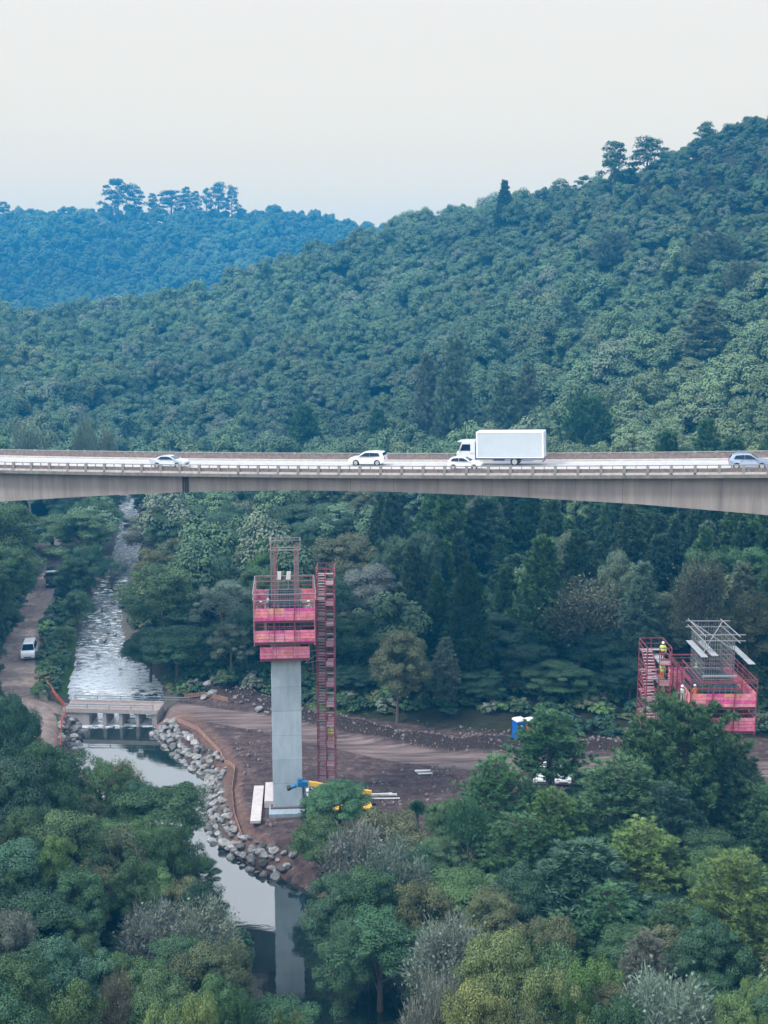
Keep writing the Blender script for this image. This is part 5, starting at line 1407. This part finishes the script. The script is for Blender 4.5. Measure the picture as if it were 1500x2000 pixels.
for row in CC: T(*row, group='trees of the near wood right of the river', hmin=2.5)
for row in PP: T(*row, group='pines and trees in the lower right')
# middle distance: wood behind the clearing
MM = [
 ('broad',776,1230,134,112,'olive','yellowish olive tree standing alone at the edge of the clearing','tree'),
 ('cone',870,1248,138,66,'pale','slender pale conifer at the edge of the clearing','conifer'),
 ('dead',1138,1118,150,165,'brown','tall brown vine hung tree standing above the blue toilet','tree'),
 ('dead',1372,1068,142,112,'brown','brown leafless tree behind the right hand platform','tree'),
 ('broad',1092,1292,140,135,'mid','green tree below the tall brown vine hung tree','tree'),
 ('cone',948,975,182,150,'pinedark','tallest dark pine below the viaduct, right of the middle','pine_tree'),
 ('cone',1085,1000,190,115,'pine','pine just under the viaduct above the tall brown tree','pine_tree'),
 ('cone',1180,985,185,120,'pinedark','dark pine under the viaduct between two paler pines','pine_tree'),
 ('cone',1275,1030,180,115,'pine','pine under the viaduct left of the brown leafless tree','pine_tree'),
 ('cone',1345,985,180,115,'pinelight','lighter pine directly under the deep part of the viaduct girder','pine_tree'),
 ('cone',1445,990,165,130,'pine','pine under the viaduct at the right edge','pine_tree'),
 ('cone',880,1040,185,115,'pine','pine left of the tallest dark pine','pine_tree'),
 ('cone',1010,1085,170,130,'pinedark','dark pine right of the tallest dark pine','pine_tree'),
 ('broad',905,1140,160,140,'bluegreen','blue green tree above the slender pale conifer','tree'),
 ('broad',838,1090,172,120,'mid','mid green tree right of the stair tower top','tree'),
 ('broad',1300,1160,150,115,'olive','olive tree left of the brown leafless tree','tree'),
 ('broad',1462,1165,138,130,'olive','olive tree right of the right hand platform','tree'),
 ('broad',1475,1070,150,120,'pine','dark green tree above the olive tree at the right edge','tree'),
 ('broad',1232,1290,138,120,'deep','dark tree left of the right hand stair tower','tree'),
 ('broad',965,1200,150,150,'deep','dark tree in the shade behind the slender conifer','tree'),
 ('broad',1030,1260,143,120,'deep','dark tree above the blue toilet','tree'),
 ('broad',1180,1235,146,130,'deep','dark tree right of the tall brown vine hung tree','tree'),
 ('broad',830,1290,139,90,'bluegreen','low blue green tree between the olive tree and the pale conifer','tree'),
 ('broad',930,1310,139,100,'deep','dark low tree right of the slender pale conifer','tree'),
]
for row in MM: T(*row, group='wood behind the clearing')
ML = [
 ('broad',312,1112,164,140,'mid','round topped green tree beside the rapids, nearest the white water'),
 ('broad',290,1225,156,125,'dark','dark tree overhanging the white pool right of the rapids'),
 ('broad',345,1215,152,150,'dark','dark tree between the white pool and the tall pier'),
 ('airy',432,1128,160,115,'pale','pale leaved tree with a bare trunk left of the tall pier'),
 ('broad',395,1080,178,130,'bluegreen','blue green tree above the pale leaved tree'),
 ('broad',520,1052,176,85,'bright','bright green tree just behind the masts of the tall pier platform'),
 ('broad',575,985,212,140,'dark','dark rounded tree above the masts of the tall pier platform'),
 ('grey',480,985,232,140,'brown','wide greyish brown tree under the middle of the viaduct'),
 ('grey',540,990,240,90,'brown','smaller greyish brown tree right of the wide one'),
 ('broad',372,990,232,125,'mid','green tree under the viaduct joint'),
 ('broad',300,1000,235,110,'olive','olive tree at the far river bank just under the viaduct'),
 ('grey',285,1035,222,100,'brown','brownish tree beside the far rapids'),
 ('broad',345,1052,205,110,'olive','olive tree in front of the tree under the viaduct joint'),
 ('broad',685,1050,178,155,'olive','brown green tree top right behind the stair tower'),
 ('broad',730,1105,164,130,'grey','grey green tree right of the stair tower'),
 ('broad',700,1205,150,125,'dark','dark tree behind the lower stair tower'),
 ('broad',765,1010,215,150,'deep','deep green tree under the viaduct right of the tall pier'),
 ('broad',645,985,225,130,'bluegreen','blue green tree under the viaduct above the stair tower'),
 ('broad',480,1190,150,110,'dark','dark tree directly left of the pink platform'),
 ('airy',450,1215,147,80,'pale','small pale leaved tree with a bare trunk beside the access road'),
 ('broad',590,1120,160,110,'dark','dark tree between the pink platform and the stair tower'),
 ('broad',690,1310,142,90,'deep','low dark tree at the edge of the clearing right of the stair tower'),
 ('broad',820,1010,205,120,'bluegreen','blue green tree left of the tallest dark pine'),
 ('broad',450,1040,195,120,'mid','mid green tree left of the bright green tree'),
]
for row in ML: T(*row, group='wood between the rapids and the tall pier')
MLL = [
 ('broad',8,985,190,140,'mid','green tree at the left edge just under the viaduct'),
 ('broad',48,1085,198,70,'grey','greyish tree left of the tipper truck'),
 ('broad',15,1070,176,120,'mid','green tree at the left edge above the dirt track'),
 ('broad',155,1000,215,140,'mid','wide green tree left of the far rapids'),
 ('broad',192,975,232,100,'dark','dark tree at the head of the rapids'),
 ('bushy',172,1062,196,85,'dark','dark bushy tree between the tipper truck and the rapids'),
 ('bushy',148,1150,176,72,'dark','dark bush between the dirt track and the rapids'),
 ('broad',2,1172,166,70,'dark','dark tree at the left side of the dirt track'),
 ('bushy',124,1222,166,48,'mid','small green bush right of the white van'),
 ('bushy',110,1290,157,50,'bright','bright green bush at the bend of the track near the low bridge'),
 ('bushy',78,1408,142,42,'bright','small bright shrub left of the tall orange net fence'),
 ('broad',-30,1110,160,90,'dark','dark tree cut by the left edge beside the dirt track'),
 ('broad',100,1010,225,120,'mid','green tree above the tipper truck'),
 ('broad',40,1020,230,100,'olive','olive tree at the left under the viaduct'),
 ('bushy',215,1085,205,60,'grey','greyish shrub on the left side of the rapids'),
 ('bushy',-22,1235,150,60,'dark','dark shrub at the left edge below the white van'),
]
for row in MLL: T(*row, group='trees left of the rapids', hmin=2.0)
# hillside emergents and skyline trees
HH = [
 ('ridge',228,348,1145,70,'dark','tallest skyline tree on the far left hill','skyline_tree'),
 ('ridge',262,362,1152,54,'dark','second skyline tree right of the tallest on the far left hill','skyline_tree'),
 ('ridge',298,378,1160,29,'dark','thin gappy skyline tree on the far left hill','skyline_tree'),
 ('ridge',333,371,1160,78,'dark','dome shaped skyline tree in the middle of the far left hill row','skyline_tree'),
 ('ridge',362,366,1167,35,'dark','spindly skyline tree behind the dome shaped one','skyline_tree'),
 ('ridge',380,374,1160,32,'dark','small skyline tree right of the dome shaped one','skyline_tree'),
 ('ridge',402,368,1174,27,'dark','faintest and thinnest skyline tree of the far left hill row','skyline_tree'),
 ('ridge',426,358,1160,54,'dark','tall rounded skyline tree near the right end of the far left hill row','skyline_tree'),
 ('ridge',452,364,1160,35,'dark','last skyline tree at the right end of the far left hill row','skyline_tree'),
 ('cone',986,354,488,44,'pinedark','lone pine on the skyline of the right hill','pine_tree'),
 ('ridge',1098,352,475,60,'dark','low open tree on the skyline right of the lone pine','skyline_tree'),
 ('ridge',1140,343,470,48,'dark','small open tree on the skyline between the lone pine and the tall pair','skyline_tree'),
 ('ridge',1203,277,452,83,'dark','left one of the tall pair of trees on the right skyline','skyline_tree'),
 ('ridge',1266,269,450,97,'dark','right one of the tall pair of trees on the right skyline','skyline_tree'),
 ('ridge',1378,240,438,51,'dark','small tree high on the right skyline','skyline_tree'),
 ('ridge',6,394,1145,35,'dark','skyline tree at the left edge of the picture','skyline_tree'),
 ('cone',888,655,298,92,'hillpine','tall pine on the hillside above the white box truck','pine_tree'),
 ('cone',832,688,306,70,'hillpine','pine left of the tall hillside pine','pine_tree'),
 ('cone',985,728,283,85,'hillpine','pine on the hillside right above the truck cargo box','pine_tree'),
 ('cone',1030,712,290,75,'hillpine','darker pine behind the pine above the truck cargo box','pine_tree'),
 ('round_pine',1148,780,252,110,'pine','round pine on the hillside right of the white box truck','pine_tree'),
 ('cone',1380,585,290,135,'hillpine','largest pine on the right of the hillside','pine_tree'),
 ('cone',1108,578,345,75,'hillpine','pine in the middle of the hillside','pine_tree'),
 ('cone',1222,596,338,62,'hillpine','pine right of the middle hillside pine','pine_tree'),
 ('round_pine',1450,515,322,90,'hillpine','upper pine at the right of the hillside','pine_tree'),
 ('round_pine',1395,460,345,120,'hillpine','broad pine high on the right of the hillside','pine_tree'),
 ('round_pine',1195,455,390,80,'hillpine','dark tree high in the middle of the hillside','pine_tree'),
 ('cone',595,790,300,105,'pine','grey green pine left of the white sport utility car','pine_tree'),
 ('cone',738,798,300,72,'pine','grey green pine right above the white sport utility car','pine_tree'),
 ('grey',168,822,255,66,'pale','pale feathery tree rising behind the left part of the viaduct','tree'),
 ('grey',205,835,262,44,'pale','smaller pale feathery tree right of the other pale one','tree'),
 ('grey',52,838,250,92,'pale','pale wispy tree at the left above the viaduct railing','tree'),
]
for row in HH: T(*row, group='trees standing out on the hills and the skyline')

# ------------------------------------------------------------------ further single trees, then the far forest
SHOW = [(236+ (10*i % 30), 1010+i*18, None) for i in range(18)]
prot = []
for py in range(1010, 1345, 12):
    lx = np.interp(py, [1005,1060,1110,1170,1220,1270,1300,1340], [236,226,212,180,160,148,146,133]); rx = np.interp(py, [1005,1060,1110,1170,1220,1270,1300,1340], [270,276,265,242,236,250,285,318])
    for f in (.15,.5,.85): q = on(lx+(rx-lx)*f, py, 0.); prot.append((lx+(rx-lx)*f, py, q[1]))
for x, y in ((80,1060),(98,1110),(103,1135),(90,1160),(70,1190),(52,1225),(55,1270),(40,1300),(20,1300),(45,1340),(60,1380),(90,1378),(75,1420),(30,1260),(100,1395),(15,1340)): prot.append((x, y, on(x, y, 1.)[1]))
for x in range(130, 340, 20):
    for y in (1355,1375,1400,1420): prot.append((x, y, on(x, y, -.5)[1]))
for x in range(340, 1000, 24):
    for y in (1395,1420,1450,1480,1520,1560): prot.append((x, y, on(x, y, .5)[1]))
for x, y in ((1000,1500),(1050,1510),(1100,1510),(1120,1490),(1013,1440),(1035,1440),(352,1488),(372,1510),(395,1530),(405,1560),(398,1600),(408,1625),(425,1655),(440,1680),(460,1720),(470,1760),(490,1800),(505,1850),(520,1900),(535,1940),(540,1600),(500,1590),(560,1560),(540,1700),(560,1750),(540,1800),(570,1850),(520,1780),(560,1900),(680,1890),(700,1870),(720,1900),(660,1880),(620,1950),(500,1720),(450,1650),(400,1560),(330,1440),(300,1470),(220,1460),(380,1540),(430,1620),(390,1480),(440,1560),(185,1880),(190,1930),(185,1970)):
    prot.append((x, y, on(x, y, -.5)[1]))
for x in range(1270, 1490, 20):
    for y in (1230,1260,1290,1320,1350): prot.append((x, y, P2Y+9))
for y in range(1060, 1300, 20):
    for x in (505,535,565,595,625,650): prot.append((x, y, P1Y+9))
for x in range(0, 1500, 25):
    for y in (880,895,910,930,950): prot.append((x, y, 125))
prot = np.array(prot, float)
def ok_view(x, y, zg, h, w):
    px, pt, t = proj(x, y, zg+h); _, pb, _ = proj(x, y, zg)
    rx = w/2*F/t*1.05; cy = (pt+pb)/2; ry = (pb-pt)/2*1.02
    m = (prot[:,2] > y) & (((prot[:,0]-px)/rx)**2 + ((prot[:,1]-cy)/ry)**2 < 1.0)
    return not m.any()
def free(x, y, r, f=.62):
    A = np.array(TREES[-400:] if len(TREES) > 5000 else TREES); d = np.hypot(A[:,0]-x, A[:,1]-y)
    return bool((d > f*(A[:,2]+r)).all())
rs_ = np.random.default_rng(99)
KL = {'broad': 'dark rounded broadleaf tree', 'bushy': 'low bushy green tree', 'airy': 'slim loose crowned tree', 'pine': 'pointed green pine', 'cone': 'tall dark pine', 'grey': 'grey twiggy tree', 'dead': 'brownish half bare tree'}
def zone_fill(n, xr, yr, kinds, hr, wr, tints, where, group, tries=4000, f=.62):
    X = rs_.uniform(*xr, tries); Y = rs_.uniform(*yr, tries); z, cs_, dl_, da_, rs0, _ = fields(X, Y); k = 0
    for i in range(tries):
        if k >= n: break
        h = rs_.uniform(*hr); w_ = rs_.uniform(*wr)
        if cs_[i] < w_*.25+.6 or dl_[i] < 3.0+w_*.2 or da_[i] < 3.5+w_*.2 or rs0[i] < .8: continue
        px, py, t = proj(X[i], Y[i], z[i]+h*.6)
        if px < -60 or px > 1560 or py > 2040 or not free(X[i], Y[i], w_/2, f): continue
        if not ok_view(X[i], Y[i], z[i], h, w_): continue
        kd = kinds[int(rs_.integers(len(kinds)))]
        tree(kd, X[i], Y[i], h, w_, tints[int(rs_.integers(len(tints)))], KL[kd]+' '+where, 'pine_tree' if kd in ('pine','cone') else 'tree', group, zg=float(z[i])); k += 1
    return k
ka = zone_fill(26, (-34,-6), (50,104), ['broad','bushy','airy'], (5,9), (4,6.5), ['dark','mid','deep','bluegreen','olive'], 'filling the wood on the left foreground slope and bank', 'fill trees of the left foreground')
kb = zone_fill(40, (0,36), (58,108), ['broad','bushy','pine','grey'], (4,8), (3.5,6), ['dark','mid','pine','olive','bluegreen','grey'], 'filling the near wood right of the river', 'fill trees of the near right wood')
kc = zone_fill(42, (-2,75), (136,196), ['cone','cone','cone','broad'], (12,18), (5.5,7.5), ['pinedark','pine','pinedark','dark','hillpine'], 'inside the shaded wood behind the clearing', 'fill trees behind the clearing')
kd_ = zone_fill(40, (-56,2), (140,262), ['broad','airy','broad'], (8,12), (6,8.5), ['dark','mid','deep','bluegreen','olive'], 'inside the wood between the rapids and the tall pier', 'fill trees between rapids and pier')
ke = zone_fill(24, (-100,-50), (118,262), ['broad','bushy'], (6,10), (5,7.5), ['dark','mid','deep','olive'], 'in the wood around the dirt track left of the rapids', 'fill trees left of the rapids')
print('single trees', len(TREES), ka, kb, kc, kd_, ke)

SRC = {}
def forest_proto(key, seed, H, Rr, zlo, ncl, per, size, flat=.75):
    rg = np.random.default_rng(seed); cen = []; rad = []
    while len(cen) < ncl:
        d = unit(rg.normal(size=3)); 
        if d[2] < -.25: continue
        k = rg.uniform(.62, .92); cen.append([d[0]*Rr*k*.86, d[1]*Rr*k*.86, zlo+(H-zlo)*(.46+d[2]*k*.50)]); rad.append(rg.uniform(.9, 1.6)*Rr/3.6)
    c, n_, s_, v_ = clump_leaves(np.array(cen), rad, per, rg, size, flat, .45, .20)
    return quads(key, c, n_, s_, s_*.8, hillm, rg, var=v_)
col_f = bpy.data.collections.new('forest_sources'); col_u = bpy.data.collections.new('undergrowth_sources')
for k in range(6):
    o = bpy.data.objects.new('forest_tree.%03d' % k, forest_proto('forest_tree', 200+k, 9.0, 3.7, 1.2, 22+2*k, 210, .33)); col_f.objects.link(o)
for k in range(2):
    o = bpy.data.objects.new('forest_tree.%03d' % (6+k), PROTO['cone'][k][0]); col_f.objects.link(o)
for k in range(3):
    o = bpy.data.objects.new('shrub.%03d' % k, forest_proto('shrub', 300+k, 2.2, 1.5, .0, 14, 34, .34)); col_u.objects.link(o)
def scatter(name, pts, scl, tint, rotv, src, nsrc, pick=None):
    me = bpy.data.meshes.new(name); N = len(pts); me.vertices.add(N); me.vertices.foreach_set('co', pts.astype(np.float32).ravel())
    for nm, tp, arr in (('scl','FLOAT_VECTOR',scl),('rotv','FLOAT_VECTOR',rotv),('tint','FLOAT_VECTOR',tint)):
        a = me.attributes.new(nm, tp, 'POINT'); a.data.foreach_set('vector', arr.astype(np.float32).ravel())
    a = me.attributes.new('pick', 'INT', 'POINT'); a.data.foreach_set('value', (np.random.default_rng(5).integers(0, nsrc, N) if pick is None else pick).astype(np.int32))
    me.materials.append(leafm)
    o = bpy.data.objects.new(name, me); C.objects.link(o); o['kind'] = 'stuff'
    g = bpy.data.node_groups.new(name, 'GeometryNodeTree'); g.interface.new_socket('Geometry', in_out='INPUT', socket_type='NodeSocketGeometry'); g.interface.new_socket('Geometry', in_out='OUTPUT', socket_type='NodeSocketGeometry')
    n = g.nodes; l = g.links; gi = n.new('NodeGroupInput'); go = n.new('NodeGroupOutput')
    ci = n.new('GeometryNodeCollectionInfo'); ci.inputs['Collection'].default_value = src; ci.inputs['Separate Children'].default_value = True; ci.inputs['Reset Children'].default_value = True
    ip = n.new('GeometryNodeInstanceOnPoints'); ip.inputs['Pick Instance'].default_value = True
    def na(nm, tp):
        x = n.new('GeometryNodeInputNamedAttribute'); x.data_type = tp; x.inputs['Name'].default_value = nm; return x.outputs['Attribute']
    mp = n.new('GeometryNodeMeshToPoints'); l.new(gi.outputs[0], mp.inputs['Mesh'])
    l.new(mp.outputs['Points'], ip.inputs['Points']); l.new(ci.outputs[0], ip.inputs['Instance'])
    l.new(na('pick','INT'), ip.inputs['Instance Index']); l.new(na('rotv','FLOAT_VECTOR'), ip.inputs['Rotation']); l.new(na('scl','FLOAT_VECTOR'), ip.inputs['Scale'])
    l.new(ip.outputs['Instances'], go.inputs[0])
    md = o.modifiers.new('scatter', 'NODES'); md.node_group = g
    return o
def far_forest():
    rg = np.random.default_rng(41); P = []
    y = 52.0
    while y < 1330:
        st = np.interp(y, [149,250,400,600,900,1300], [5.4,4.9,4.4,5.6,6.8,7.8]); w_ = .36*y + (30 if y > 150 else 55); x = -w_ - (20 if y < 300 else 0)
        while x < w_:
            P.append((x+rg.uniform(-.46,.46)*st, y+rg.uniform(-.46,.46)*st)); x += st
        y += st*.9
    P = np.array([p for p in P if p[1] > 150 or abs(p[0]) > .335*p[1]+5]); z, cs_, dl_, da_, rs0, _ = fields(P[:,0], P[:,1])
    A = np.array(TREES); keep = (cs_ > 4) & (dl_ > 5.0) & (da_ > 6) & (rs0 > 2.0)
    near = np.array([np.min(np.hypot(A[:,0]-p[0], A[:,1]-p[1]) - A[:,2]*.8) for p in P]); keep &= near > .6
    idx = np.where(keep)[0]; fin = []
    for i in idx:
        if P[i,1] < 300:
            if not ok_view(P[i,0], P[i,1], z[i], 9.0, 7.5): continue
        fin.append(i)
    P = P[fin]; z = z[fin]; N = len(P); Y = P[:,1]
    patch = wob(P[:,0]*.022, P[:,1]*.03)
    big = np.interp(Y, [150,300,420,520,900,1300], [1.05,1.0,.86,.9,1.1,1.25])*(.66+.80*rg.random(N)**2.0)*(1+.12*patch)
    big *= np.where(Y < 145, .7, 1.0)
    # the upper right slope carries lower scrub
    low = sm(40, 120, P[:,0])*sm(250, 330, Y)*(1-sm(560, 600, Y)); big *= 1-.20*low
    big *= 1 + .22*(1-low)*sm(270, 330, Y)*(1-sm(560, 600, Y))
    scl = np.stack([big*rg.uniform(.9,1.1,N), big*rg.uniform(.9,1.1,N), big*rg.uniform(.75,1.35,N)], -1)
    rot = np.stack([rg.normal(size=N)*.06, rg.normal(size=N)*.06, rg.uniform(0,6.28,N)], -1)
    pal = np.array([TINT[k] for k in ('dark','deep','mid','olive','bluegreen','grey','brown','light')]); pr = np.array([.20,.10,.28,.15,.18,.08,.005,.005])
    lw_ = (sm(10, 50, P[:,0])*(1-sm(255, 330, Y)))[:, None]
    t = (pal[rg.choice(len(pal), N, p=pr)]*.55 + np.array((.135,.205,.112))*.45)*rg.uniform(.84,1.16,N)[:, None]*(1+.20*patch)[:, None]
    t = t*(1-.6*lw_) + .6*lw_*np.array((.155,.21,.095))*rg.uniform(.7,1.3,N)[:, None]
    print('forest', N)
    pick = rg.integers(0, 6, N); cz = (P[:,0] > 4) & (P[:,1] < 198) & (P[:,1] > 145) & (rg.random(N) < .7)
    pick = np.where(cz, 6 + rg.integers(0, 2, N), pick); t[cz] = np.array(TINT['pine'])*rg.uniform(.65,1.1,cz.sum())[:, None]
    scatter('forest', np.column_stack([P, z-.5]), scl, t, rot, col_f, 8, pick)
far_forest()
def undergrowth():
    rg = np.random.default_rng(8); N0 = 9000
    X = rg.uniform(-75, 75, N0); Y = rg.uniform(48, 215, N0); z, cs_, dl_, da_, rs0, db_ = fields(X, Y)
    px, py, t = proj(X, Y, z)
    keep = (cs_ > 1.0) & (dl_ > 2.9) & (da_ > 3.2) & (rs0 > .9) & (px > -120) & (px < 1620)
    # keep the footpath between the foreground trees open
    pth, _ = seg_dist(X, Y, [on(192,1840,1.0), on(188,2030,1.0)]); keep &= pth > 1.0
    rb, _ = seg_dist(X, Y, RB + RB2); keep &= rb > 5.0
    X, Y, z = X[keep], Y[keep], z[keep]; N = len(X)
    fin = [i for i in range(N) if ok_view(X[i], Y[i], z[i], 1.9, 2.6)]
    X, Y, z = X[fin], Y[fin], z[fin]; N = len(X)
    b = rg.uniform(.5, 1.15, N); scl = np.stack([b, b, b*rg.uniform(.6,1.0,N)], -1); rot = np.stack([np.zeros(N), np.zeros(N), rg.uniform(0,6.28,N)], -1)
    pal = np.array([TINT[k] for k in ('dark','deep','mid','olive','bright','grey')]); t = pal[rg.choice(6, N, p=[.3,.24,.2,.14,.06,.06])]*rg.uniform(.7,1.2,N)[:, None]
    print('shrubs', N)
    scatter('undergrowth', np.column_stack([X, Y, z-.1]), scl, t, rot, col_u, 3)
undergrowth()
def rubble():
    rg = np.random.default_rng(17); N0 = 15000
    X = rg.uniform(-36, 45, N0); Y = rg.uniform(98, 150, N0); z, cs_, dl_, da_, rs0, db_ = fields(X, Y)
    nz = wob(X*.35, Y*.35) + rg.normal(size=N0)*.5
    keep = (cs_ < 1.5) & (rs0 > 3.2) & ((nz > .45) | (db_ < 2.2)) & (da_ > 1.9)
    X, Y, z = X[keep], Y[keep], z[keep]; N = len(X)
    b = .10 + .32*rg.random(N)**3.5; scl = np.stack([b*1.3, b, b*.8], -1); rot = rg.uniform(0, 6.28, (N, 3))
    col_r = bpy.data.collections.new('rubble_sources')
    for k in range(4):
        me = ROCKS[k].copy(); me.materials.clear(); me.materials.append(mat('rubble_stone', (.19,.155,.15), .95, noise=.3, scale=3)); col_r.objects.link(bpy.data.objects.new('stone.%03d' % k, me))
    print('rubble', N); o = scatter('rubble', np.column_stack([X, Y, z+b*.25]), scl, np.ones((N,3))*.2, rot, col_r, 4)
rubble()
